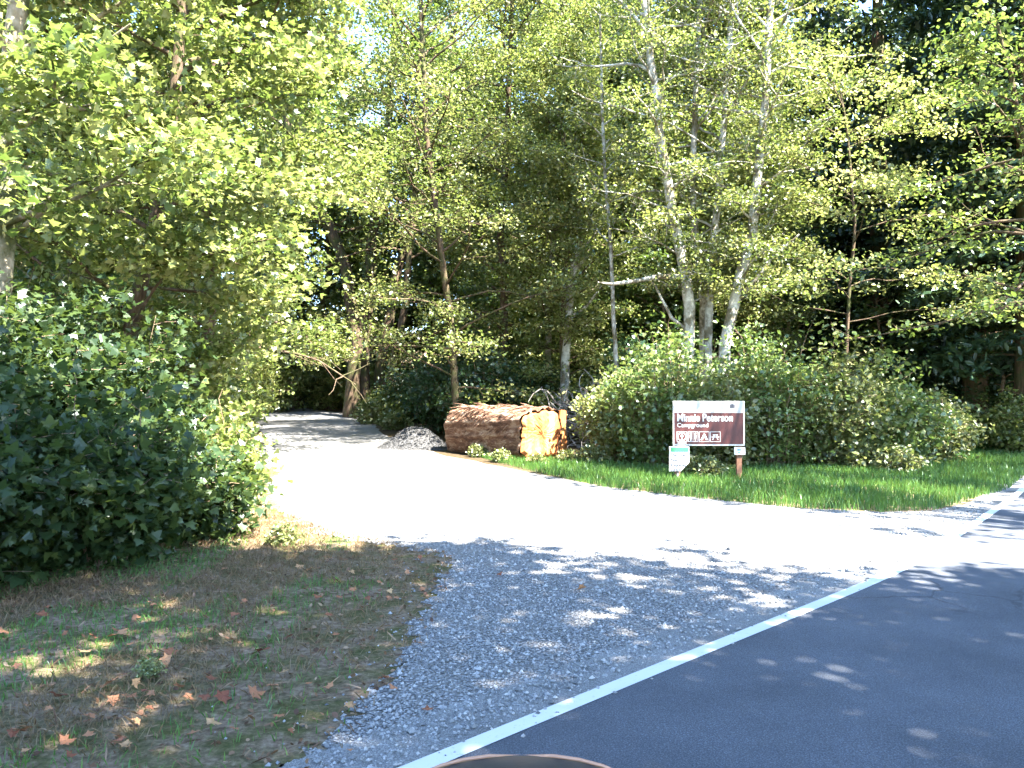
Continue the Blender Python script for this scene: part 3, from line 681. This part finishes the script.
# low ferns and herbs between log and pile, at sign post feet
small = shrub(r, .4, .5, 26, 900, .09, T_OVAL, .06, cane=.004)
sf = None
for px, py, s, lab in ((478, 457, .6, 'small weed at the foot of the log left of its cut face'), (500, 462, .6, 'small weed in front of the log below the bark edge'), (536, 465, .55, 'small weed growing in front of the orange cut face'),
        (566, 463, .6, 'small weed at the right foot of the log'), (592, 464, .9, 'leafy weed between the log and the shrubs'), (692, 476, .75, 'leafy weed hiding the lower corner of the small white sign'), (708, 478, .8, 'leafy weed between the two sign posts'),
        (372, 424, 1.8, 'pale weed patch at the foot of the dark bend trunks'), (395, 430, 1.5, 'pale weed clump left of the gravel pile'), (860, 470, 1.3, 'leafy weed on the shaded grass at the right'), (900, 474, 1.1, 'leafy weed at the right end of the thicket'),
        (150, 676, .2, 'small green weed on the dry verge'), (284, 545, .45, 'yellow weed at the corner where verge meets gravel')):
    p = at(px, py)
    if sf is None: sf = make_shrub('weed', tuple(p), lab, 'weed', *small, BT, LH, 'low weeds along the gravel edge'); sf.scale = (s, s, s)
    else: dup(sf, tuple(p), r.uniform(0, 6.28), s, lab)

# ------------------------------------------------------------------ off frame trees across the road: they cast the shade
r = np.random.default_rng(606)
SX = SD.x / SD.z; SY = SD.y / SD.z
def cover(poly, dens):
    poly = np.array(poly, float); A = np.prod(poly.max(0) - poly.min(0)); return scatter(poly, int(A * dens), r)
back = [G(x, y) for x, y in ((285, 552), (340, 548), (450, 545), (520, 553), (600, 561), (680, 573), (760, 579), (850, 583), (900, 582), (960, 577), (1024, 573))]
Pa = cover([(-9, 9.0)] + back + [(8, 7.4), (8, .2), (-9, .2)], 20)
Pa2 = cover([G(450, 540), G(560, 543), G(690, 548), G(760, 560), G(880, 570), G(870, 590), G(700, 600), G(450, 575)], 2.0)
Pb = cover([G(840, 513), G(930, 512), (8.6, 13.6), (13, 18), (14, 15), (10, 11.0), G(1024, 552), G(960, 540), G(880, 530)], 2.4)
Pc = cover([(5.8, 15.4), (5.8, 19), (14, 24), (15, 19), (9.5, 14)], 2.6)
Pd = cover([G(520, 474), G(600, 488), G(700, 501), G(800, 511), G(900, 514), (8.6, 14.6), (6, 15.7), (3.5, 17), (1, 18)], 2.4)
Ps = cover([(2.2, 17.0), (2.2, 18.6), (5.4, 18.4), (5.4, 16.9)], 28)  # dense unseen leaf clusters, added to keep the campground sign in shade
Pe = cover([(9, 19), (9, 30), (20, 34), (22, 22)], 1.0)
holes = [(60, 668, .42), (35, 672, .25), (600, 620, .20), (620, 583, .25), (650, 608, .12), (700, 640, .14), (735, 630, .10), (790, 620, .10), (560, 560, .2), (930, 603, .18), (760, 598, .2), (800, 660, .07), (925, 682, .08), (500, 640, .05), (700, 590, .2), (655, 560, .15), (480, 553, .15)]
def open_(P):
    k = np.ones(len(P), bool)
    for px, py, rad in holes:
        g = np.array(G(px, py)); k &= np.linalg.norm(P - g, axis=1) > rad + .12
    return P[k]
TP = [((7.5, -4.2), 'off frame maple across the road'), ((11.5, -1.0), ''), ((14.5, 2.5), ''), ((18.0, 5.5), ''), ((22.0, 9.5), ''), ((3.5, -8), ''), ((26, 14), '')]
sets = [[] for _ in TP]
for P, h0, h1 in ((open_(Pa), 8.5, 13), (Pa2, 10, 13), (Pb, 9.5, 14), (Pc, 10, 15), (Pd, 9.5, 13), (Ps, 9.5, 12), (Pe, 12, 18)):
    h = r.uniform(h0, h1, len(P)); C = np.stack([P[:, 0] + SX * h, P[:, 1] + SY * h, h], -1)
    if P is Pe or P is Pc or P is Pd or P is Pb or True:
        vis = (C[:, 1] > 1) & (C[:, 2] < EYE + .51 * C[:, 1]) & (np.abs(C[:, 0]) < .67 * C[:, 1])
        C = C[~vis]
    d = np.stack([np.linalg.norm(C[:, :2] - np.array(q), axis=1) for q, _ in TP], 1); k = d.argmin(1)
    for i in range(len(TP)): sets[i].append(C[k == i])
words = ('nearest the camera', 'second along the far side', 'third along the far side', 'fourth along the far side', 'fifth along the far side', 'behind the car', 'last along the far side')
for i, (q, _) in enumerate(TP):
    C = np.concatenate(sets[i]) if sets[i] else np.zeros((0, 3))
    if len(C) < 5: continue
    C = C - np.array([q[0], q[1], 0]); mt, ml, mc = MB(), MB(), MB()
    tt = np.linspace(0, 1, 12); top = max(14, C[:, 2].max() + 1)
    mt.tube(np.stack([np.sin(tt * 4) * .15, np.cos(tt * 3) * .12 - .12, tt * top], -1), .26 * (1 - tt) ** .7 + .04, 9)
    for c in C[r.permutation(len(C))[:60]]:
        z0 = c[2] - r.uniform(1.5, 3.0); a = np.array([0, 0, z0]); mid = a + (c - a) * .5 + UP * .5
        ml.tube([a, mid, c], [.07, .04, .012], 4, False)
    ks = np.repeat(np.arange(len(C)), 34); X = C[ks] + r.normal(size=(len(ks), 3)) * np.array([.24, .24, .16])
    leaves(mc, X, .17, r, T_OVAL, 1.0, .5, .2)
    make_tree('roadside_maple', (q[0], q[1], 0), 'tall maple across the road, ' + words[i], 'maple tree', mt, ml, mc, BM, LM, 'maples across the road casting shade')
# tall conifers outside the right edge keep the right forest dark
for k, (x, y) in enumerate(((31, 19), (34, 27), (29, 26), (38, 20))):
    dup(cons[k % 5], (x, y, H(x, y)), r.uniform(0, 6), 1.05, 'dark conifer %s beyond the right edge of the view' % ('nearest the road', 'at the back', 'in the middle', 'farthest out')[k], 'conifers outside the right edge')

# ------------------------------------------------------------------ the cut log
r = np.random.default_rng(707)
m, t, out = newmat('shaggy_bark'); v = objco(t, (.35, 1.6, 1.6)); f = noise(t, 5, 9, .7, v)
princ(t, out, ramp(t, f, [(.33, (.04, .02, .012)), (.48, (.14, .07, .04)), (.58, (.27, .18, .12)), (.70, (.46, .38, .30))]), .95, f, 1, .06); M_LB = m
m, t, out = newmat('cut_wood'); v = objco(t, (1, 2.6, .5)); f = noise(t, 1.7, 4, .5, v)
princ(t, out, ramp(t, f, [(.32, (.17, .045, .012)), (.43, (.32, .10, .025)), (.58, (.43, .18, .055)), (.8, (.55, .32, .14))]), .85, f, .8, .04); M_CW = m
ang = math.atan2(-.80, .60)     # direction the cut face looks
e0 = at(541, 460); LR = .69
log = empty('cut_log', (e0.x, e0.y, e0.z + .0), ang); tag(log, 'huge shaggy barked log with an orange cut face lying beside the gravel', 'log')
mb = MB(); nseg, nr = 72, 50; Lg = 3.6; a = np.linspace(0, 2 * PI, nseg, endpoint=False); V = []
sn = np.random.default_rng(3); ph = sn.uniform(0, 6, 12)
def rad(aa, x):
    q = LR * (1 + .04 * np.sin(2 * aa + ph[0]) + .035 * np.sin(5 * aa + ph[1] + x) + .03 * np.sin(11 * aa + ph[2] + 2 * x) + .02 * np.sin(23 * aa + 3 * x + ph[3]))
    q = q * .90 / (np.abs(np.cos(aa)) ** 4.5 + np.abs(np.sin(aa)) ** 4.5) ** (1 / 4.5) * (1 + .0 * x)  # slightly thicker towards the back
    return q
for i in range(nr):
    x = -Lg * i / (nr - 1); aj = a + .12 * math.sin(x * 2)
    q = rad(aj, x * .5) + sn.normal(size=nseg) * .018 + .04 * np.abs(np.sin(9 * aj + 1.5 * x))
    q *= (1 - .05 * (i > nr - 4) * (i - nr + 4))
    V.append(np.stack([np.full(nseg, x) + sn.normal(size=nseg) * (.03 if i == nr - 1 else .012), np.cos(aj) * q, np.sin(aj) * q * .97 + LR * .93], -1))
V = np.array(V); ii = np.arange(nr - 1)[:, None] * nseg; j = np.arange(nseg)[None]; k = (j + 1) % nseg
mb.add(V.reshape(-1, 3), np.stack([ii + j, ii + k, ii + nseg + k, ii + nseg + j], -1).reshape(-1, 4))
mb.add(V[-1], [list(range(nseg))[::-1]])
mb.build('bark', M_LB, log, True)
# strips of torn bark
mb = MB()
for k in range(90):
    aa = r.uniform(.1, PI * 1.12); x = -r.uniform(.1, Lg - .5); l = r.uniform(.25, .6); n = 5; q = LR * 1.03
    pts = []; hb = r.uniform(.2, 1); tip = .12 if r.uniform() < .2 else 0
    for s in np.linspace(0, 1, n):
        rr = q * .90 / (abs(math.cos(aa + .35 * s)) ** 4.5 + abs(math.sin(aa + .35 * s)) ** 4.5) ** (1 / 4.5) + .015 + .05 * math.sin(s * PI) * hb + tip * s * s
        pts.append((x - l * s + .05, math.cos(aa + .35 * s) * rr, math.sin(aa + .35 * s) * rr + LR * .93))
    wv = r.uniform(.012, .034); mb.tube(pts, [wv * .4, wv, wv, wv * .7, wv * .2], 5)
mb.build('torn_bark', M_LB, log)
mb = MB(); ringn = 10; rings = []
for q in np.linspace(1, 0.02, ringn):
    rr = rad(a, 0) * q * .95; cs = np.cos(a) * rr; sz = np.sin(a) * rr * .97 + LR * .93
    dx = .05 + .02 * np.sin(cs * 14 + 1) + .015 * np.sin(sz * 9) + sn.normal(size=nseg) * .006 - (.05 if q == 1 else 0)
    dx = dx - .05 * np.exp(-((cs - .08) / .035) ** 2) * (np.abs(sz - .8) < .5) - .04 * np.exp(-((cs + .3 - .1 * sz) / .03) ** 2)
    rings.append(np.stack([dx, cs, sz], -1))
V = np.array(rings); ii = np.arange(ringn - 1)[:, None] * nseg; j = np.arange(nseg)[None]; k = (j + 1) % nseg
mb.add(V.reshape(-1, 3), np.stack([ii + k, ii + j, ii + nseg + j, ii + nseg + k], -1).reshape(-1, 4)); mb.add(V[-1][::-1], [list(range(nseg))])
mb.build('cut_face', M_CW, log)
# split slab leaning on the right of the log
p = at(561, 459)
mb = MB(); n = 9; prof = [(-.17, 0), (-.05, -.09), (.08, -.05), (.15, .08), (.05, .20), (-.13, .17)]
V = []
for i in range(n):
    z = (1.2 + .0 * i) * i / (n - 1); s = 1 - .25 * (i / (n - 1)) ** 2
    V.append([(x * s + .02 * math.sin(z * 5) + .06 * z, y * s + .10 * z, z + r.normal() * .015) for x, y in prof])
V = np.array(V); ii = np.arange(n - 1)[:, None] * 6; j6 = np.arange(6)[None]; k6 = (j6 + 1) % 6
mb.add(V.reshape(-1, 3), np.stack([ii + j6, ii + k6, ii + 6 + k6, ii + 6 + j6], -1).reshape(-1, 4)); mb.add(V[-1], [list(range(6))])
o = mb.build('split_slab', M_CW); o.location = (p.x, p.y + .45, p.z); tag(o, 'thin orange split wood slab standing at the right of the log', 'wood slab')
# tangle of dead branches behind the log
for (px, py, n, Rr, Ht, lab) in ((588, 452, 150, 1.0, 2.5, 'grey tangle of dead branches piled behind the cut face'), (548, 440, 60, 1.0, 1.9, 'dark pile of dead brush behind the log bark')):
    q = at(px, py); q.y += 1.6; mb = MB()
    for k in range(n):
        aa = r.uniform(0, 2 * PI); s = np.array([math.cos(aa) * Rr * r.uniform(0, 1), math.sin(aa) * .6 * r.uniform(0, 1), r.uniform(0, Ht * .5)])
        d = r.normal(size=3); d[2] = abs(d[2]) * .8; pts, rad_ = limb(r, s, d, r.uniform(.6, 1.7), r.uniform(.012, .035), 6, .5, -.03); pts[:, 2] = np.clip(pts[:, 2], .02, Ht)
        mb.tube(pts, rad_, 5, False)
    o = mb.build('brush_pile', BW); o.location = (q.x, q.y, H(0, q.y)); tag(o, lab, 'brush pile', 'dead brush behind the log')

# gravel pile
mb = MB(); nx_ = 60; g = np.linspace(-1.3, 1.3, nx_); X, Y_ = np.meshgrid(g, g)
Z = .78 * np.exp(-((X - .25) ** 2 / .35 + Y_ ** 2 / .40)) + .62 * np.exp(-((X + .40) ** 2 / .22 + (Y_ + .1) ** 2 / .30)) * .8 + .25 * np.exp(-((X + .8) ** 2 / .3 + Y_ ** 2 / .35))
Z += r.normal(size=Z.shape) * .018; Z = np.maximum(Z - .05, -.03)
id_ = np.arange(nx_ * nx_).reshape(nx_, nx_)
mb.add(np.stack([X, Y_, Z], -1).reshape(-1, 3), np.stack([id_[:-1, :-1], id_[:-1, 1:], id_[1:, 1:], id_[1:, :-1]], -1).reshape(-1, 4))
gz = Z.ravel(); sel = r.integers(0, len(gz), 5000); sel = sel[gz[sel] > .0]
SPt = np.stack([X.ravel()[sel], Y_.ravel()[sel], gz[sel] + .01], -1) + r.normal(size=(len(sel), 3)) * .015
v_, f_, t_ = stones(SPt, r.uniform(.012, .035, len(sel)), r); mb.add(v_, f_, t_)
q = at(414, 450); m = gravelmat('pile_gravel_shaded', .6, .2)  # driveway gravel with its colour darkened to stand in for shade on the heap
o = mb.build('gravel_pile', m); o.location = (q.x, q.y + 1.0, H(0, q.y + 1) - .0); o.scale = (.85, .9, .66); tag(o, 'grey heap of crushed gravel beside the left end of the log', 'gravel pile')

# ------------------------------------------------------------------ signs
M_BR = simple('sign_brown', (.062, .012, .009), .5, .08, 6, 0, .03); M_WH = simple('sign_white', (.55, .53, .50), .5, .05, 6, 0, .03)
M_GY = simple('sign_header_grey', (.38, .365, .34), .5, .06, 8, 0, .03); M_GN = simple('sign_green', (.03, .16, .075), .5, .05)
M_INK = simple('dark_ink', (.05, .05, .06), .6, .02); M_BLU = simple('blue_ink', (.10, .22, .5), .6, .05)
M_POST = simple('post_wood', (.16, .075, .04), .85, .35, 14, 0, .6)
def text(s, size, loc, mat, parent, name='lettering', ax='CENTER', bold=0.0, sx=1.0):
    c = bpy.data.curves.new(name, 'FONT'); c.body = s; c.size = size; c.align_x = ax; c.align_y = 'CENTER'; c.extrude = .002; c.offset = bold; c.resolution_u = 4
    tmp = bpy.data.objects.new('tmp', c); COL.objects.link(tmp); bpy.context.view_layer.update()
    me = bpy.data.meshes.new_from_object(tmp.evaluated_get(bpy.context.evaluated_depsgraph_get())); bpy.data.objects.remove(tmp)
    o = bpy.data.objects.new(name, me); COL.objects.link(o); me.materials.append(mat); o.parent = parent
    o.rotation_euler = (PI / 2, 0, 0); o.location = loc; o.scale = (sx, 1, 1); return o
YS = 17.2; sp = at(708, 478); YS = sp.y * .98
k_ = YS / F; cx = (708.5 - 512) * k_; zt = EYE - (401 - HOR) * k_; zb = EYE - (445.5 - HOR) * k_; W = 71 * k_; Hh = zt - zb
sg = empty('campground_sign', (cx, YS, 0), math.radians(-2)); tag(sg, 'brown campground sign with white lettering and a pale top strip', 'sign')
mb = MB(); mb.box((0, 0, (zt + zb) / 2), (W, .03, Hh)); mb.build('frame_panel', M_WH, sg)
hd = Hh * .245
mb = MB(); mb.box((0, -.018, zt - hd / 2 - .012), (W - .03, .012, hd)); mb.build('header_strip', M_GY, sg)
zc = (zt - hd - .02 + zb + .03) / 2; bh = (zt - hd - .02) - (zb + .03)
mb = MB(); mb.box((0, -.018, zc), (W - .055, .012, bh)); mb.build('brown_panel', M_BR, sg)
xl = -W / 2 + .075
text('Minnie Peterson', .205, (xl, -.026, zb + Hh * .62), M_WH, sg, ax='LEFT', bold=.005, sx=.80)
text('Campground', .115, (xl, -.026, zb + Hh * .455), M_WH, sg, ax='LEFT', bold=.001)
# pictograms in white outlined squares
def sq(cx_, cz, s, th=.008):
    mb = MB()
    mb.box((cx_, -.0265, cz + s / 2), (s + th, .004, th)); mb.box((cx_, -.0265, cz - s / 2), (s + th, .004, th))
    mb.box((cx_ - s / 2, -.0265, cz), (th, .004, s - th)); mb.box((cx_ + s / 2, -.0265, cz), (th, .004, s - th))
    return mb
def flat(mb, pts, y=-.027):
    mb.add([(x, y, z) for x, z in pts], [list(range(len(pts)))])
    mb.add([(x, y + .003, z) for x, z in pts], [list(range(len(pts)))[::-1]])
def disc(mb, x, z, rr): flat(mb, [(x + rr * math.cos(q), z + rr * math.sin(q)) for q in np.linspace(0, 2 * PI, 14, endpoint=False)])
zi = zb + Hh * .20; s = .19; x0 = xl + s / 2
mb = sq(x0, zi, s)    # round emblem: ring with a tree in it, text bar below
for q in range(20):
    a0, a1 = q * PI / 10, (q + 1) * PI / 10
    flat(mb, [(x0 + math.cos(a0) * .085, zi + math.sin(a0) * .085), (x0 + math.cos(a0) * .070, zi + math.sin(a0) * .070), (x0 + math.cos(a1) * .070, zi + math.sin(a1) * .070), (x0 + math.cos(a1) * .085, zi + math.sin(a1) * .085)])
flat(mb, [(x0 - .035, zi + .0), (x0 + .035, zi + .0), (x0, zi + .062)]); mb.box((x0, -.0265, zi - .03), (.016, .003, .055))
mb.box((x0, -.0265, zi - s / 2 - .03), (s * .9, .003, .02)); mb.build('round_emblem', M_WH, sg)
x1 = x0 + .215; mb = sq(x1, zi, s)
for dx in (-.045, .045): disc(mb, x1 + dx, zi + .06, .018); mb.box((x1 + dx, -.0265, zi - .0), (.034, .003, .075)); mb.box((x1 + dx, -.0265, zi - .058), (.022, .003, .045))
mb.box((x1, -.0265, zi), (.006, .003, .16)); mb.build('restroom_pictogram', M_WH, sg)
x2 = x1 + .215; mb = sq(x2, zi, s)
flat(mb, [(x2 - .075, zi - .065), (x2 - .03, zi - .065), (x2 + .008, zi + .02), (x2, zi + .07), (x2 - .006, zi + .058)]); flat(mb, [(x2 + .03, zi - .065), (x2 + .075, zi - .065), (x2 + .008, zi + .062), (x2 + .004, zi + .0)])
mb.build('tent_pictogram', M_WH, sg)
x3 = x2 + .215; mb = sq(x3, zi, s)
mb.box((x3, -.0265, zi + .035), (.10, .003, .018)); mb.box((x3, -.0265, zi - .005), (.15, .003, .014))
flat(mb, [(x3 - .03, zi + .026), (x3 - .015, zi + .026), (x3 - .04, zi - .06), (x3 - .058, zi - .06)]); flat(mb, [(x3 + .03, zi + .026), (x3 + .015, zi + .026), (x3 + .04, zi - .06), (x3 + .058, zi - .06)])
mb.build('picnic_table_pictogram', M_WH, sg)
mb = MB(); xr = W / 2 - .24; zh = zt - hd / 2 - .0
flat(mb, [(xr - .05, zh - .03), (xr + .05, zh - .03), (xr + .05, zh + .03), (xr + .02, zh + .045), (xr - .03, zh + .05), (xr - .05, zh + .03)]); mb.build('header_emblem', M_INK, sg)
for s_ in (1, -1):
    mb = MB(); px = s_ * W * .43; pz = 1.0 if s_ > 0 else .9
    mb.box((px, .058, (zt - .1) / 2), (.10, .08, zt - .1)); mb.build('post', M_POST, sg)
# small white and green notice on the left, with its own post
k2 = (YS - .12) / F; cx2 = (679 - 512) * k2; t2 = EYE - (446.5 - HOR) * k2; b2 = EYE - (471 - HOR) * k2; w2 = 20 * k2
ns = empty('pass_notice', (cx2, YS - .12, 0)); tag(ns, 'small white notice with a green top left below the brown sign', 'notice')
mb = MB(); mb.ngon([(-w2 / 2, 0, t2), (-w2 / 2, 0, b2), (w2 * .08, 0, b2), (w2 / 2, 0, b2 + w2 * .42), (w2 / 2, 0, t2)]); mb.ngon([(w2 / 2, .012, t2), (w2 / 2, .012, b2 + w2 * .42), (w2 * .08, .012, b2), (-w2 / 2, .012, b2), (-w2 / 2, .012, t2)])
q5 = [(-w2 / 2, t2), (-w2 / 2, b2), (w2 * .08, b2), (w2 / 2, b2 + w2 * .42), (w2 / 2, t2)]
for i in range(5):
    (xa, za), (xb, zb_) = q5[i], q5[(i + 1) % 5]; mb.ngon([(xa, 0, za), (xa, .012, za), (xb, .012, zb_), (xb, 0, zb_)])
mb.build('panel', simple('notice_white', (.42, .44, .46), .5, .03), ns)
mb = MB(); mb.box((.01, -.004, t2 - .055), (w2 - .05, .004, .085)); mb.build('green_band', M_GN, ns)
for i, s in enumerate(('Discover', 'Pass', 'Required', 'HERE')): text(s, .082, (-w2 / 2 + .03, -.004, t2 - .16 - .098 * i), M_INK, ns, ax='LEFT', bold=.001)
mb = MB(); mb.box((-.02, .035, t2 / 2), (.04, .04, t2 - .04)); mb.build('post', BW, ns)
# small white tag plate on the right post
k3 = YS / F; cx3 = (739 - 512) * k3; t3 = EYE - (446.5 - HOR) * k3; w3 = 11 * k3; h3 = 7.5 * k3
tg = empty('site_tag', (cx3, YS - .03, 0)); tag(tg, 'tiny white plate with blue mark hanging under the right corner of the brown sign', 'plate')
mb = MB(); mb.box((0, 0, t3 - h3 / 2 - .01), (w3, .012, h3)); mb.build('plate', M_WH, tg)
mb = MB(); mb.box((-.01, -.008, t3 - h3 / 2 + .012), (.07, .003, .03)); mb.box((-.01, -.008, t3 - h3 / 2 - .04), (.05, .003, .025)); mb.build('blue_mark', M_BLU, tg)

# ------------------------------------------------------------------ fallen leaves on the verge
r = np.random.default_rng(808)
m, t, out = newmat('dead_leaf'); oi = N(t, 'ShaderNodeObjectInfo'); f = noise(t, 30, 4, .6, objco(t))
c = ramp(t, oi.outputs['Random'], [(0, (.16, .05, .025)), (.4, (.26, .10, .045)), (.75, (.36, .17, .08)), (1, (.42, .26, .12))])
princ(t, out, mixc(t, ramp(t, f, [(.4, (0, 0, 0)), (.7, (.5, .5, .5))]), c, (.12, .05, .03)), .8); M_DL = m
lm = []
for k in range(3):
    mb = MB(); V = T_MAPLE.copy(); V[:, 2] = .05 + .35 * V[:, 0] ** 2 * (1 if k else -.2) + .12 * np.sin(V[:, 1] * 4 + k) + r.normal(size=14) * .03
    c0 = np.array([[0, .45, .08]]); VV = np.concatenate([V, c0]); VV[:, 1] -= .45
    mb.add(VV, [[i, (i + 1) % 14, 14] for i in range(14)]); lm.append(mb.mesh('dry_leaf', M_DL))
LP = [(122, 638, 1.3), (45, 618, 1), (88, 655, .8), (165, 665, 1), (172, 655, .9), (110, 688, 1.1), (133, 700, .8), (190, 702, .7), (152, 698, .6), (262, 655, 1), (235, 618, .8), (258, 697, 1), (272, 690, .9), (232, 643, .7), (318, 600, .9), (330, 618, .7), (340, 600, .6), (352, 575, .8), (300, 570, .8), (310, 572, .8), (368, 602, .7), (395, 562, .7), (408, 575, .6), (225, 700, .9), (215, 728, .8), (60, 700, .9), (20, 655, .8), (70, 745, .8), (25, 735, .8), (290, 640, .6), (205, 645, .7), (180, 690, .6), (245, 605, .7), (120, 745, .7), (280, 720, .6), (380, 585, .6), (420, 560, .6), (5, 636, 1.1), (95, 640, .6), (212, 682, .7), (345, 562, .7), (330, 690, .6), (145, 720, .6), (440, 590, .6)]
for i in range(60):
    LP.append((r.uniform(0, 430), r.uniform(560, 765), r.uniform(.35, .7)))
def lf(px, py, s, label, group):
    p = at(px, py); o = bpy.data.objects.new('dry_leaf', lm[r.integers(0, 3)]); COL.objects.link(o); s_ = .088 * s
    o.location = (p.x, p.y, p.z + .03); o.scale = (s_, s_, s_); o.rotation_euler = (r.normal() * .25, r.normal() * .25, r.uniform(0, 6.28)); tag(o, label, 'leaf', group)
for px, py, s in LP:
    lf(px, py, s, 'dry brown maple leaf fallen on the left verge', 'fallen leaves on the left verge')
lf(582, 591, .9, 'lone dry leaf lying in the middle of the shaded gravel', None)
lf(500, 577, .6, 'small dry leaf on the gravel left of the lone one', None)

# ------------------------------------------------------------------ the car the photo is taken from: only its mirror shows
M_CP = simple('car_paint', (.03, .035, .05), .3, .05, 5, .2, 0, .5); M_CB = simple('black_plastic', (.022, .024, .03), .5, .1, 60)
M_RIM = simple('tan_trim', (.42, .22, .13), .35, .05, 10); M_GLS = simple('mirror_glass', (.75, .78, .8), .04, .0, 5, 1.0, 0); M_TY = simple('tyre_rubber', (.02, .02, .02), .9, .2, 40)
M_HUB = simple('wheel_metal', (.5, .5, .52), .3, .05, 8, .9)
car = empty('car', (.127, .49, 0), PI / 4)      # x forwards, +y outwards on its left side
tag(car, 'dark car whose door mirror top shows at the bottom edge', 'car')
mb = MB()   # lower body: profile swept across the width
pr = [(-3.2, .35), (-3.25, .7), (-3.1, .98), (-1.6, 1.0), (.25, 1.0), (.6, .96), (1.5, .88), (1.75, .7), (1.8, .35)]
for y0, ins in ((0, .0),):
    L_ = [(x, 0, z) for x, z in pr]; R_ = [(x, -1.75, z) for x, z in pr]; n = len(pr); V = L_ + R_
    mb.add(V, [[i, i + 1, n + i + 1, n + i] for i in range(n - 1)] + [[n - 1, 0, n, 2 * n - 1]]); mb.ngon(L_[::-1]); mb.ngon(R_)
b = mb.build('body', M_CP, car)
bv = b.modifiers.new('bevel', 'BEVEL'); bv.width = .06; bv.segments = 3
for x in (1.05, -2.4):
    for y in (-.02, -1.73):
        mb = MB(); mb.tube([(x, y - .11, .32), (x, y + .11, .32)], .32, 24); wh = mb.build('wheel', M_TY, car, True)
        mb = MB(); mb.tube([(x, y - .115, .32), (x, y + .115, .32)], .2, 18); mb.build('hub', M_HUB, wh)
mp = empty('door_mirror', (0, 0, 0)); mp.parent = car
# mirror housing in car space: centre so that its crest shows at pixel 515, 752
from mathutils import Matrix
inv = Matrix.Translation((.127, .49, 0)) @ Matrix.Rotation(PI / 4, 4, 'Z'); inv.invert()
mp.location = inv @ Vector((.008, .62, 1.251)); mp.rotation_euler = (0, 0, -PI / 4)
mb = MB(); nu = 32; rings = []
for q, yv in ((.93, -.055), (.985, -.045), (1.0, -.03), (.99, .02), (.9, .07), (.65, .115), (.25, .135)):
    a = np.linspace(0, 2 * PI, nu, endpoint=False); c_, s_ = np.cos(a), np.sin(a)
    rings.append(np.stack([.145 * q * np.sign(c_) * np.abs(c_) ** .85, np.full(nu, yv), .1 * q * np.sign(s_) * np.abs(s_) ** .9], -1))
V = np.array(rings); n = len(rings); ii = np.arange(n - 1)[:, None] * nu; j = np.arange(nu)[None]; k = (j + 1) % nu
mb.add(V.reshape(-1, 3), np.stack([ii + j, ii + k, ii + nu + k, ii + nu + j], -1).reshape(-1, 4)); mb.ngon([tuple(v) for v in V[-1]])
hs = mb.build('mirror_housing', M_CB, mp, True)
mb = MB(); a = np.linspace(0, 2 * PI, 41); c_, s_ = np.cos(a), np.sin(a)
mb.tube(np.stack([.1335 * np.sign(c_) * np.abs(c_) ** .85, np.full(41, .066), .0925 * np.sign(s_) * np.abs(s_) ** .9], -1), .0016, 8, False); mb.build('trim', M_RIM, mp, True)
mb = MB(); mb.ngon([tuple(v * np.array([.94, 1, .92]) + np.array([0, -.0005, 0])) for v in V[0]][::-1]); mb.build('mirror_glass', M_GLS, mp)
mb = MB(); mb.tube([(.02, .03, -.06), (.06, .0, -.14), (.12, -.06, -.24), (.14, -.11, -.30)], [.03, .025, .028, .035], 10); mb.build('arm', M_CB, mp, True)
